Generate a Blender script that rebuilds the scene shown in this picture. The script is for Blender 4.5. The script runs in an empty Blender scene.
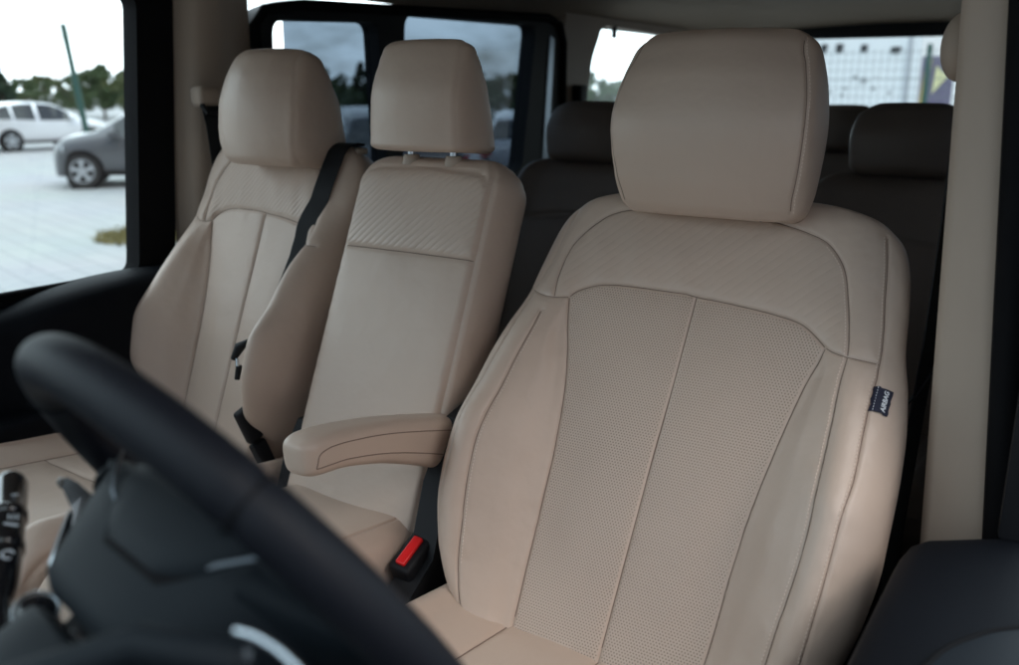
import math, random
import numpy as np

# ---------------------------------------------------------------- shape core (numpy only)
def table(xs, ys):
    """monotone cubic through (xs, ys), clamped at the ends"""
    xs = np.array(xs, float); ys = np.array(ys, float)
    h = np.diff(xs); d = np.diff(ys)/h
    m = np.zeros(len(xs)); m[0] = d[0]; m[-1] = d[-1]
    for i in range(1, len(xs)-1):
        if d[i-1]*d[i] > 0:
            w1 = 2*h[i]+h[i-1]; w2 = h[i]+2*h[i-1]
            m[i] = (w1+w2)/(w1/d[i-1]+w2/d[i])
    def f(x):
        x = np.clip(np.asarray(x, float), xs[0], xs[-1])
        i = np.clip(np.searchsorted(xs, x)-1, 0, len(xs)-2)
        t = (x-xs[i])/h[i]
        return ((1+2*t)*(1-t)**2*ys[i]+t*(1-t)**2*h[i]*m[i]+t*t*(3-2*t)*ys[i+1]+t*t*(t-1)*h[i]*m[i+1])
    return f

def catmull(pts, n=14):
    pts = np.asarray(pts, float); out = []
    for i in range(len(pts)-1):
        a = pts[max(i-1, 0)]; b = pts[i]; c = pts[i+1]; d = pts[min(i+2, len(pts)-1)]
        for k in range(n):
            t = k/n
            out.append(.5*((2*b)+(c-a)*t+(2*a-5*b+4*c-d)*t*t+(3*b-a-3*c+d)*t**3))
    out.append(pts[-1]); return np.array(out)

def half_section(ctrl, nf, nb, kf):
    """smooth half outline through ctrl (front centre -> side -> back centre); nf samples up to ctrl[kf], nb after"""
    c = np.asarray(ctrl, float)
    lead = np.array([[-c[1, 0], c[1, 1]]]); tail = np.array([[-c[-2, 0], c[-2, 1]]])
    P = np.vstack([lead, c, tail]); n = 14
    dense = catmull(P, n)[n:len(P)*n-2*n+1+0]
    seg = np.linalg.norm(np.diff(dense, axis=0), axis=1); L = np.concatenate([[0], np.cumsum(seg)])
    lf = L[kf*n]
    s = np.concatenate([np.linspace(0, lf, nf+1), np.linspace(lf, L[-1], nb+1)[1:]])
    return np.interp(s, L, dense[:, 0]), np.interp(s, L, dense[:, 1]), s

def frame(tilt_deg):
    t = math.radians(tilt_deg)
    return np.array([1., 0, 0]), np.array([0, math.sin(t), math.cos(t)]), np.array([0, -math.cos(t), math.sin(t)])

def body_grid(vs, ctrl_fn, O, tilt, nf, nb, kf, bend=None):
    """rows of closed sections; returns P[r,c,3], S[r,c], V[r,c] (columns: left back centre ... front ... right back)"""
    U, Vv, Wn = frame(tilt); rows = []; ss = []
    for v in vs:
        u, w, s = half_section(ctrl_fn(v), nf, nb, kf)
        uu = np.concatenate([-u[:0:-1], u]); ww = np.concatenate([w[:0:-1], w]); s2 = np.concatenate([-s[:0:-1], s])
        vo, wo = (v, 0.) if bend is None else bend(v)
        rows.append(np.asarray(O)+uu[:, None]*U+vo*Vv+(ww+wo)[:, None]*Wn); ss.append(s2)
    P = np.array(rows); S = np.array(ss); V = np.repeat(np.asarray(vs)[:, None], P.shape[1], 1)
    return P, S, V

def grid_normals(P):
    du = np.gradient(P, axis=1); dv = np.gradient(P, axis=0)
    n = np.cross(du, dv); l = np.linalg.norm(n, axis=2, keepdims=True)
    return n/np.maximum(l, 1e-12)

def seam_dist(S, V, seams):
    """distance of every grid point to the nearest seam polyline, in (s, v)"""
    D = np.full(S.shape, .2)
    for pl in seams:
        pl = np.asarray(pl, float)
        for a, b in zip(pl[:-1], pl[1:]):
            m = (S > min(a[0], b[0])-.05) & (S < max(a[0], b[0])+.05) & (V > min(a[1], b[1])-.05) & (V < max(a[1], b[1])+.05)
            if not m.any(): continue
            x = S[m]; y = V[m]; d = b-a; t = np.clip(((x-a[0])*d[0]+(y-a[1])*d[1])/max(d@d, 1e-12), 0, 1)
            D[m] = np.minimum(D[m], np.hypot(x-a[0]-t*d[0], y-a[1]-t*d[1]))
    return D

def smooth_line(pl, n=8):
    return catmull(pl, n)

# driver / passenger backrest: half widths of the insert, crest and outline against height
BR = dict(
    ui=table([-.1, 0, .08, .16, .26, .35, .42, .48, .52, .7], [.143, .145, .147, .151, .158, .170, .187, .204, .208, .2]),
    uc=table([-.1, 0, .085, .16, .25, .33, .41, .5, .55, .6, .7], [.2, .235, .253, .268, .270, .262, .252, .242, .236, .226, .2]),
    uo=table([-.1, -.03, .0, .04, .08, .15, .22, .3, .37, .44, .5, .55, .6, .645, .675, .69, .70, .706, .71],
             [.20, .225, .25, .278, .297, .314, .321, .321, .318, .308, .294, .288, .281, .267, .239, .207, .17, .13, .07]),
    hb=table([-.1, 0, .085, .16, .25, .33, .41, .5, .58, .71], [.02, .045, .070, .084, .088, .066, .045, .015, .002, .0]))
BT = .71
def backrest_ctrl(v, k=1.0, wide=None):
    uo = float(BR['uo'](v)); ui = min(float(BR['ui'](v)), uo*.62); uc = min(float(BR['uc'](v)), uo*.86); hb = float(BR['hb'](v))*k
    if wide: uo *= float(wide[0](v)); uc = min(float(BR['uc'](v))*float(wide[0](v)), uo*.86); ui = min(ui, uc*.93); hb *= float(wide[1](v))
    q = 1. if v < BT-.05 else math.sqrt(max(0., 1-((v-BT+.05)/.0505)**2)); q = max(q, .06)
    c = [(0, 0), (ui*.5, .001), (ui, .004), (ui+.5*(uc-ui), .52*hb+.003), (uc, hb), (uc+.62*(uo-uc), hb*.9-.010), (uo, hb*.45-.026),
         (uo-.002, -.06), (uo-.018, -.098), (uo*.78, -.115), (0, -.115)]
    return [(a, -.055+(b+.055)*q) for a, b in c]
def backrest_rows(step):
    a = list(np.arange(-.10, BT-.05, step)); n = max(10, int(.075/step))
    return np.array(a+[BT-.05+.0498*math.sin(math.pi/2*i/n) for i in range(n+1)])
import bpy, bmesh
from mathutils import Vector, Matrix
random.seed(7); rng = np.random.default_rng(7)
SC = bpy.context.scene; COL = SC.collection
R = math.radians

# ---------------------------------------------------------------- helpers
def link(o, parent=None):
    COL.objects.link(o)
    if parent is not None: o.parent = parent
    return o
def tag(o, label=None, cat=None, group=None, kind=None):
    if label: o['label'] = label
    if cat: o['category'] = cat
    if group: o['group'] = group
    if kind: o['kind'] = kind
    return o
def thing(name, label, cat, loc=(0, 0, 0), group=None):
    o = bpy.data.objects.new(name, None); o.empty_display_size = .05; o.location = loc
    return tag(link(o), label, cat, group)
def mesh_obj(name, verts, faces, mat, parent=None, smooth=True, uvs=None, attrs=None):
    """one mesh object; world coordinates, turned into the parent's own frame"""
    verts = np.asarray(verts, float)
    p = parent
    off = np.zeros(3)
    while p is not None: off += np.array(p.location); p = p.parent
    me = bpy.data.meshes.new(name); me.from_pydata((verts-off).tolist(), [], faces if isinstance(faces, list) else faces.tolist())
    me.update()
    if smooth: me.polygons.foreach_set('use_smooth', [True]*len(me.polygons))
    if uvs is not None:
        ul = me.uv_layers.new(name='UVMap'); li = np.zeros(len(me.loops), int); me.loops.foreach_get('vertex_index', li)
        ul.data.foreach_set('uv', np.asarray(uvs, float)[li].ravel())
    for k, a in (attrs or {}).items():
        at = me.attributes.new(k, 'FLOAT', 'POINT'); at.data.foreach_set('value', np.asarray(a, float))
    if mat: me.materials.append(mat)
    return link(bpy.data.objects.new(name, me), parent)

class MB:
    """collects shapes into one mesh"""
    def __init__(s): s.v = []; s.f = []
    def add(s, vs, fs):
        n = len(s.v); s.v += [tuple(map(float, v)) for v in vs]; s.f += [tuple(int(i)+n for i in f) for f in fs]; return s
    def box(s, lo, hi, bev=0.0, seg=2, M=None):
        bm = bmesh.new(); bmesh.ops.create_cube(bm, size=1)
        lo = Vector(lo); hi = Vector(hi); c = (lo+hi)/2; d = hi-lo
        for v in bm.verts: v.co = Vector((v.co.x*d.x, v.co.y*d.y, v.co.z*d.z))+c
        if bev > 0: bmesh.ops.bevel(bm, geom=list(bm.edges), offset=bev, segments=seg, profile=.6, affect='EDGES')
        return s.bm(bm, M)
    def bm(s, bm, M=None):
        bm.verts.index_update(); vs = [(M @ v.co) if M is not None else v.co.copy() for v in bm.verts]
        s.add(vs, [[v.index for v in f.verts] for f in bm.faces]); bm.free(); return s
    def tube(s, pts, r, n=12, closed=False, flat=1.0, up=None):
        """round tube; r scalar or list; flat squashes the second axis"""
        P = [Vector(p) for p in pts]; m = len(P); rr = r if hasattr(r, '__len__') else [r]*m; rows = []
        prev = Vector(up) if up is not None else None
        for i, p in enumerate(P):
            if closed: t = P[(i+1) % m]-P[i-1]
            else: t = P[min(i+1, m-1)]-P[max(i-1, 0)]
            t.normalize()
            if prev is None: prev = Vector((0, 0, 1)) if abs(t.z) < .9 else Vector((0, 1, 0))
            a = (prev-t*prev.dot(t)).normalized(); b = t.cross(a); prev = a
            rows.append([p+a*math.cos(2*math.pi*k/n)*rr[i]+b*math.sin(2*math.pi*k/n)*rr[i]*flat for k in range(n)])
        vs = [q for row in rows for q in row]; fs = []
        for i in range(m if closed else m-1):
            for k in range(n):
                j = (i+1) % m; fs.append((i*n+k, i*n+(k+1) % n, j*n+(k+1) % n, j*n+k))
        if not closed: fs += [tuple(range(n))[::-1], tuple((m-1)*n+k for k in range(n))]
        return s.add(vs, fs)
    def rows(s, rows, cap=True, closed=True):
        n = len(rows[0]); vs = [p for r in rows for p in r]; fs = []
        for i in range(len(rows)-1):
            for k in range(n if closed else n-1): fs.append((i*n+k, i*n+(k+1) % n, (i+1)*n+(k+1) % n, (i+1)*n+k))
        if cap: fs += [tuple(range(n))[::-1], tuple((len(rows)-1)*n+k for k in range(n))]
        return s.add(vs, fs)
    def ribbon(s, pts, width, side, th=.0014):
        """flat strap through pts, side = width direction per point or one vector"""
        P = [Vector(p) for p in pts]; m = len(P); rows = []
        for i, p in enumerate(P):
            t = (P[min(i+1, m-1)]-P[max(i-1, 0)]).normalized(); sd = Vector(side[i]) if hasattr(side[0], '__len__') else Vector(side)
            sd = (sd-t*sd.dot(t)).normalized(); nn = t.cross(sd); h = width/2
            rows.append([p-sd*h-nn*th*.5, p+sd*h-nn*th*.5, p+sd*h+nn*th*.5, p-sd*h+nn*th*.5])
        return s.rows(rows)
    def plate(s, loops, axis, a0, a1):
        """flat plate with holes: loops of 2-D points (first the outline), spanning a0..a1 along axis"""
        other = [i for i in range(3) if i != axis]
        def P(q, a):
            v = [0, 0, 0]; v[axis] = a; v[other[0]] = q[0]; v[other[1]] = q[1]; return v
        from mathutils.geometry import tessellate_polygon
        flat = [q for L in loops for q in L]; tri = tessellate_polygon([[Vector((q[0], q[1], 0)) for q in L] for L in loops])
        for a in (a0, a1): s.add([P(q, a) for q in flat], [tuple(t) for t in tri])
        for L in loops:
            n = len(L); s.add([P(q, a0) for q in L]+[P(q, a1) for q in L], [(i, (i+1) % n, n+(i+1) % n, n+i) for i in range(n)])
        return s
    def build(s, name, mat, parent=None, smooth=True, angle=40):
        o = mesh_obj(name, s.v, s.f, mat, parent, False); me = o.data
        bm = bmesh.new(); bm.from_mesh(me); bmesh.ops.remove_doubles(bm, verts=list(bm.verts), dist=1e-6); bmesh.ops.recalc_face_normals(bm, faces=list(bm.faces))
        if smooth:
            for f in bm.faces: f.smooth = True
            for e in bm.edges:
                if len(e.link_faces) == 2 and e.calc_face_angle(0) > R(angle): e.smooth = False
        bm.to_mesh(me); bm.free(); return o

def rounded(poly, r, n=6):
    """polygon with rounded corners"""
    out = []; m = len(poly)
    for i in range(m):
        a = Vector(poly[i-1]); b = Vector(poly[i]); c = Vector(poly[(i+1) % m])
        d1 = (a-b); d2 = (c-b); rr = min(r, d1.length*.45, d2.length*.45); p = b+d1.normalized()*rr; q = b+d2.normalized()*rr
        for k in range(n+1):
            t = k/n; out.append(tuple(p*(1-t)**2+b*2*t*(1-t)+q*t*t))
    return out
def rect(x0, y0, x1, y1): return [(x0, y0), (x1, y0), (x1, y1), (x0, y1)]

# ---------------------------------------------------------------- materials
def mat(name, col, rough=.5, metal=0., bump=None, vary=0., coat=0., spec=.5, sheen=0.):
    m = bpy.data.materials.new(name); m.use_nodes = True; nt = m.node_tree; b = nt.nodes['Principled BSDF']
    b.inputs['Base Color'].default_value = (*col, 1); b.inputs['Roughness'].default_value = rough; b.inputs['Metallic'].default_value = metal
    b.inputs['Coat Weight'].default_value = coat; b.inputs['Specular IOR Level'].default_value = spec
    if sheen: b.inputs['Sheen Weight'].default_value = sheen
    tc = nt.nodes.new('ShaderNodeTexCoord')
    if vary:
        n = nt.nodes.new('ShaderNodeTexNoise'); n.inputs['Scale'].default_value = 9; n.inputs['Detail'].default_value = 5
        nt.links.new(tc.outputs['Object'], n.inputs['Vector'])
        mx = nt.nodes.new('ShaderNodeMix'); mx.data_type = 'RGBA'; mx.inputs[6].default_value = (*[c*(1-vary) for c in col], 1); mx.inputs[7].default_value = (*[min(1, c*(1+vary)) for c in col], 1)
        nt.links.new(n.outputs['Fac'], mx.inputs[0]); nt.links.new(mx.outputs[2], b.inputs['Base Color'])
        rr = nt.nodes.new('ShaderNodeMapRange'); rr.inputs[3].default_value = max(.02, rough-.06); rr.inputs[4].default_value = rough+.06
        nt.links.new(n.outputs['Fac'], rr.inputs[0]); nt.links.new(rr.outputs[0], b.inputs['Roughness'])
    if bump:
        sc, st, di, kind = bump
        if kind == 'voronoi':
            t = nt.nodes.new('ShaderNodeTexVoronoi'); t.inputs['Scale'].default_value = sc; o = t.outputs['Distance']
        else:
            t = nt.nodes.new('ShaderNodeTexNoise'); t.inputs['Scale'].default_value = sc; t.inputs['Detail'].default_value = 4; o = t.outputs['Fac']
        nt.links.new(tc.outputs['Object'], t.inputs['Vector'])
        bp = nt.nodes.new('ShaderNodeBump'); bp.inputs['Strength'].default_value = st; bp.inputs['Distance'].default_value = di
        nt.links.new(o, bp.inputs['Height']); nt.links.new(bp.outputs['Normal'], b.inputs['Normal'])
    return m

def leather(name, col, kind='plain', rough=.42):
    """soft leather with fine grain, slow puckers; 'perforated' adds a lattice of holes, 'ribbed' diagonal quilted ribs"""
    m = mat(name, col, rough); nt = m.node_tree; N = nt.nodes; L = nt.links; b = N['Principled BSDF']
    def math_(op, a, c=None):
        n = N.new('ShaderNodeMath'); n.operation = op
        for i, q in enumerate((a, c)):
            if q is None: continue
            if isinstance(q, (int, float)): n.inputs[i].default_value = q
            else: L.new(q, n.inputs[i])
        return n.outputs[0]
    def vec(op, a, c=None):
        n = N.new('ShaderNodeVectorMath'); n.operation = op
        for i, q in enumerate((a, c)):
            if q is None: continue
            if isinstance(q, tuple): n.inputs[i].default_value = q
            else: L.new(q, n.inputs[i])
        return n.outputs['Value'] if op in ('LENGTH', 'DOT_PRODUCT') else n.outputs['Vector']
    tc = N.new('ShaderNodeTexCoord')
    g = N.new('ShaderNodeTexVoronoi'); g.inputs['Scale'].default_value = 900; L.new(tc.outputs['Object'], g.inputs['Vector'])
    w = N.new('ShaderNodeTexNoise'); w.inputs['Scale'].default_value = 14; w.inputs['Detail'].default_value = 3; L.new(tc.outputs['Object'], w.inputs['Vector'])
    c = N.new('ShaderNodeTexNoise'); c.inputs['Scale'].default_value = 5; c.inputs['Detail'].default_value = 6; L.new(tc.outputs['Object'], c.inputs['Vector'])
    mx = N.new('ShaderNodeMix'); mx.data_type = 'RGBA'; mx.inputs[6].default_value = (*[q*.93 for q in col], 1); mx.inputs[7].default_value = (*[q*1.06 for q in col], 1)
    L.new(c.outputs['Fac'], mx.inputs[0]); base = mx.outputs[2]
    rr = N.new('ShaderNodeMapRange'); rr.inputs[3].default_value = rough-.06; rr.inputs[4].default_value = rough+.08; L.new(c.outputs['Fac'], rr.inputs[0]); L.new(rr.outputs[0], b.inputs['Roughness'])
    h = math_('ADD', math_('MULTIPLY', g.outputs['Distance'], .00012), math_('MULTIPLY', w.outputs['Fac'], .0036))
    if kind != 'plain':
        uv = tc.outputs['UV']; at = N.new('ShaderNodeAttribute'); at.attribute_name = 'seam_gap'; gap = at.outputs['Fac']
        def smooth_mask(lo, hi):
            r = N.new('ShaderNodeMapRange'); r.interpolation_type = 'SMOOTHSTEP'; r.inputs[1].default_value = lo; r.inputs[2].default_value = hi; L.new(gap, r.inputs[0]); return r.outputs[0]
        if kind == 'perforated':
            p = .0046; q = p*math.sqrt(3)
            def lattice(sx, sy):
                a = vec('ADD', vec('MULTIPLY', uv, (1/p, 1/q, 0)), (sx, sy, 0)); a = vec('SUBTRACT', vec('FRACTION', a), (.5, .5, 0)); return vec('LENGTH', vec('MULTIPLY', a, (p, q, 0)))
            r = math_('MINIMUM', lattice(0, 0), lattice(.5, .5))
            k = N.new('ShaderNodeMapRange'); k.interpolation_type = 'SMOOTHSTEP'; k.inputs[1].default_value = .0006; k.inputs[2].default_value = .0013; k.inputs[3].default_value = 1; k.inputs[4].default_value = 0; L.new(r, k.inputs[0])
            hole = math_('MULTIPLY', k.outputs[0], smooth_mask(.003, .005))
            m2 = N.new('ShaderNodeMix'); m2.data_type = 'RGBA'; L.new(math_('MULTIPLY', hole, .62), m2.inputs[0]); L.new(base, m2.inputs[6]); m2.inputs[7].default_value = (.05, .035, .025, 1); base = m2.outputs[2]
            h = math_('SUBTRACT', h, math_('MULTIPLY', hole, .0004))
        else:
            ph = vec('DOT_PRODUCT', uv, (-math.sin(R(45)), math.cos(R(45)), 0))
            per = .0112 if kind == 'ribbed' else .0125
            rib = math_('POWER', math_('ABSOLUTE', math_('SINE', math_('MULTIPLY', ph, math.pi/per))), .7)
            h = math_('ADD', h, math_('MULTIPLY', math_('MULTIPLY', rib, smooth_mask(.004, .012)), .0011 if kind == 'ribbed' else .00042))
    L.new(base, b.inputs['Base Color'])
    bp = N.new('ShaderNodeBump'); bp.inputs['Strength'].default_value = 1; bp.inputs['Distance'].default_value = 1; L.new(h, bp.inputs['Height']); L.new(bp.outputs['Normal'], b.inputs['Normal'])
    return m

def glass(name, tint, ior=1.3):
    m = bpy.data.materials.new(name); m.use_nodes = True; nt = m.node_tree; N = nt.nodes; N.clear(); o = N.new('ShaderNodeOutputMaterial')
    t = N.new('ShaderNodeBsdfTransparent'); t.inputs[0].default_value = (*tint, 1); g = N.new('ShaderNodeBsdfGlossy'); g.inputs['Roughness'].default_value = .02
    lw = N.new('ShaderNodeLayerWeight'); lw.inputs[0].default_value = .5; pw = N.new('ShaderNodeMath'); pw.operation = 'POWER'; pw.inputs[1].default_value = 4.5; nt.links.new(lw.outputs['Facing'], pw.inputs[0])
    f = N.new('ShaderNodeMath'); f.operation = 'MULTIPLY_ADD'; f.inputs[1].default_value = .6; f.inputs[2].default_value = .025; nt.links.new(pw.outputs[0], f.inputs[0]); mx = N.new('ShaderNodeMixShader')
    nt.links.new(f.outputs[0], mx.inputs[0]); nt.links.new(t.outputs[0], mx.inputs[1]); nt.links.new(g.outputs[0], mx.inputs[2]); nt.links.new(mx.outputs[0], o.inputs[0]); return m

CREAM = (.58, .446, .362)
M = dict(
    plain=leather('cream_leather', CREAM), perf=leather('cream_perforated_leather', CREAM, 'perforated'),
    rib=leather('cream_quilted_leather', CREAM, 'ribbed'), ribf=leather('cream_fine_quilted_leather', CREAM, 'ribbed_fine'),
    thread=mat('cream_thread', (.74, .61, .52), .7), seam=mat('brown_seam_thread', (.25, .18, .145), .8), rear=leather('brown_grey_leather', (.155, .118, .098), 'plain', .5),
    wheel=mat('black_wheel_leather', (.006, .007, .011), .55, spec=.22, bump=(700, .25, .0006, 'voronoi'), vary=.1),
    plastic=mat('charcoal_plastic', (.0075, .0105, .014), .6, spec=.14, bump=(1200, .2, .0004, 'noise'), vary=.1),
    black=mat('black_plastic', (.010, .010, .012), .6, spec=.25, bump=(900, .2, .0004, 'noise')),
    gloss=mat('gloss_black', (.008, .008, .01), .12, coat=.5),
    door=mat('black_door_trim', (.003, .004, .0065), .65, spec=.12, bump=(600, .3, .0006, 'voronoi'), vary=.12),
    rubber=mat('black_rubber', (.006, .006, .007), .8, spec=.1), chrome=mat('satin_chrome', (.50, .53, .57), .25, 1.), dimchrome=mat('dark_chrome', (.20, .22, .25), .35, 1.),
    red=mat('red_button', (.80, .014, .016), .35), belt=mat('black_webbing', (.012, .013, .015), .7, spec=.25, bump=(1400, .4, .0005, 'noise')),
    trim=mat('beige_trim', (.42, .335, .27), .6, bump=(500, .25, .0004, 'noise'), vary=.04),
    lining=mat('beige_headliner', (.30, .235, .18), .9, bump=(420, .5, .0006, 'noise'), vary=.05),
    carpet=mat('dark_carpet', (.02, .02, .021), .95, bump=(300, .8, .002, 'noise')),
    print=mat('white_print', (.80, .82, .86), .6), navy=mat('navy_tag_cloth', (.012, .014, .035), .75, bump=(2500, .4, .0003, 'noise')),
    clear=glass('clear_glass', (.965, .98, .975)), screen=glass('windscreen_glass', (.90, .93, .93)), tinted=glass('privacy_glass', (.30, .335, .37)), rearglass=glass('rear_glass', (.93, .96, .96)),
)
# ---------------------------------------------------------------- seats
def grid_faces(nr, nc, wrap=True):
    i = np.arange(nr-1)[:, None]; k = np.arange(nc if wrap else nc-1)[None, :]; k2 = (k+1) % nc
    return np.stack([i*nc+k+0*i, i*nc+k2, (i+1)*nc+k2, (i+1)*nc+k], -1).reshape(-1, 4)

def split_body(P, S, V, zones, gap, root_name, mats, parent, names):
    """cuts a closed grid body into panels that share their seams; zone 0 is the body itself"""
    nr, nc = S.shape; F = grid_faces(nr, nc)
    sc = S.copy().ravel(); vc = V.ravel()
    fs = sc[F]; wrapf = (fs.max(1)-fs.min(1)) > .3
    cs = np.where(wrapf, 9., fs.mean(1)); cv = vc[F].mean(1)
    Z = zones(cs, cv); pts = P.reshape(-1, 3); uv = np.stack([sc, vc], 1); g = gap.ravel(); out = {}; body = None
    for z in range(max(names)+1):
        ff = F[Z == z]
        if len(ff) == 0: continue
        ids = np.unique(ff); rem = np.full(len(pts), -1); rem[ids] = np.arange(len(ids)); fl = [tuple(map(int, q)) for q in rem[ff]]
        vv = pts[ids]; uu = uv[ids]; gg = g[ids]
        if z == 0:
              for r_ in (0, nr-1):
                b_ = len(vv); vv = np.vstack([vv, P[r_]]); uu = np.vstack([uu, np.stack([S[r_], V[r_]], 1)]); gg = np.concatenate([gg, gap[r_]]); row = list(range(b_, b_+nc)); fl.append(tuple(row[::-1] if r_ == 0 else row))
        o = mesh_obj(names[z], vv, fl, mats[z], parent if z == 0 else body, True, uu, dict(seam_gap=gg))
        if z == 0: body = o
        out[z] = o
    return body, out

def displace(P, S, V, seams, puff=.0035, groove=.0026, gw=.0021, pw=.014, extra=None):
    D = seam_dist(S, V, seams); N = grid_normals(P)
    h = puff*(1-np.exp(-D/pw))-groove*np.exp(-(D/gw)**2)
    h = h+.00035*np.exp(-((D-.009)/.007)**2)*(np.sin(230*S+17+40*V)+np.sin(205*V+3+70*S)+np.sin(131*V-97*S))/2
    if extra is not None: h = h+extra(S, V)
    return P+N*h[..., None], D, N

def surf_line(P, N, S, V, line, off, pitch, lift):
    """points laid along a seam line on the surface, off metres to its side"""
    ln_ = catmull(line, 10); seg = np.linalg.norm(np.diff(ln_, axis=0), axis=1); L = np.concatenate([[0], np.cumsum(seg)])
    t = np.arange(.002, L[-1]-.001, pitch); xs = np.interp(t, L, ln_[:, 0]); ys = np.interp(t, L, ln_[:, 1])
    dx = np.gradient(xs); dy = np.gradient(ys); q = np.hypot(dx, dy); sv, vv = xs+dy/q*off, ys-dx/q*off; pos = []; vrow = V[:, 0]
    for a, b in zip(sv, vv):
        i = int(np.clip(np.searchsorted(vrow, b), 1, len(vrow)-1)); row = S[i]; k = int(np.abs(row-a).argmin()); k = min(max(k, 1), len(row)-2)
        k0 = k if row[k] <= a else k-1; tt = (a-row[k0])/max(row[k0+1]-row[k0], 1e-9); ti = (b-vrow[i-1])/max(vrow[i]-vrow[i-1], 1e-9)
        p = (P[i-1, k0]*(1-tt)+P[i-1, k0+1]*tt)*(1-ti)+(P[i, k0]*(1-tt)+P[i, k0+1]*tt)*ti; pos.append(p+N[i, k0]*lift)
    return np.array(pos)
def stitches(P, N, S, V, line, off, parent, name='stitching', pitch=.0052, ln=.0036, r=.0007):
    """row of thread stitches beside a seam, laid on the surface"""
    pos = surf_line(P, N, S, V, line, off, pitch, .0002); mb = MB()
    d = np.gradient(pos, axis=0); d /= np.linalg.norm(d, axis=1, keepdims=True)
    for p, e in zip(pos, d): mb.tube([p-e*ln/2, p-e*ln*.3, p+e*ln*.3, p+e*ln/2], [r*.3, r, r, r*.3], 5)
    return mb.build(name, M['thread'], parent)
def seam_cords(P, N, S, V, lines, parent, r=.0008, name='seam'):
    """dark sewn line in the bottom of each groove"""
    mb = MB()
    for l in lines:
        pos = surf_line(P, N, S, V, l, 0., .004, .0003); pos[1:-1] = (pos[:-2]+2*pos[1:-1]+pos[2:])/4; mb.tube([tuple(p) for p in pos], r, 6)
    o = mb.build(name, M['seam'], parent); o['kind'] = 'stuff'; del o['kind']; return o

def surf_at(P, N, S, V, s, v, lift=0.):
    i = int(np.abs(V[:, 0]-v).argmin()); k = int(np.abs(S[i]-s).argmin()); return P[i, k]+N[i, k]*lift, N[i, k]

# seams of the backrest in its own (across, up) measure
CENTRE = [(.002, .530), (.002, .4), (0, .2), (0, .0), (0, -.09)]
SIDE_R = [(.205, .478), (.199, .455), (.188, .420), (.175, .352), (.158, .24), (.151, .15), (.148, .07), (.143, .0), (.141, -.09)]
SIDE_L = [(-.205, .499), (-.196, .455), (-.183, .41), (-.169, .352), (-.157, .26), (-.151, .162), (-.147, .078), (-.143, 0), (-.141, -.09)]
TOP = [(-.205, .499), (-.195, .512), (-.165, .526), (-.119, .532), (-.025, .532), (.007, .529), (.082, .523), (.149, .513), (.176, .502), (.205, .478)]
SHOULDER_R = [(.205, .478), (.222, .471), (.243, .466), (.264, .465), (.287, .466)]
SHOULDER_L = [(-.205, .499), (-.23, .494), (-.252, .495), (-.287, .506)]
CREST = [(.243, .466), (.256, .39), (.264, .33), (.277, .25), (.272, .18), (.259, .11), (.246, .05), (.22, -.03), (.205, -.09)]
OUTER = [(.250, .656), (.260, .606), (.268, .554), (.286, .466), (.292, .44), (.305, .35), (.318, .276), (.314, .2), (.309, .15), (.296, .076), (.28, .0), (.25, -.09)]
ARCH = [(-.230, .494), (-.237, .540), (-.231, .590), (-.198, .632), (-.162, .655), (-.1, .667), (-.03, .672), (.04, .670), (.098, .658), (.145, .645), (.177, .630), (.204, .597), (.221, .545), (.243, .466)]
mirror = lambda pl: [(-a, b) for a, b in pl]

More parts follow.
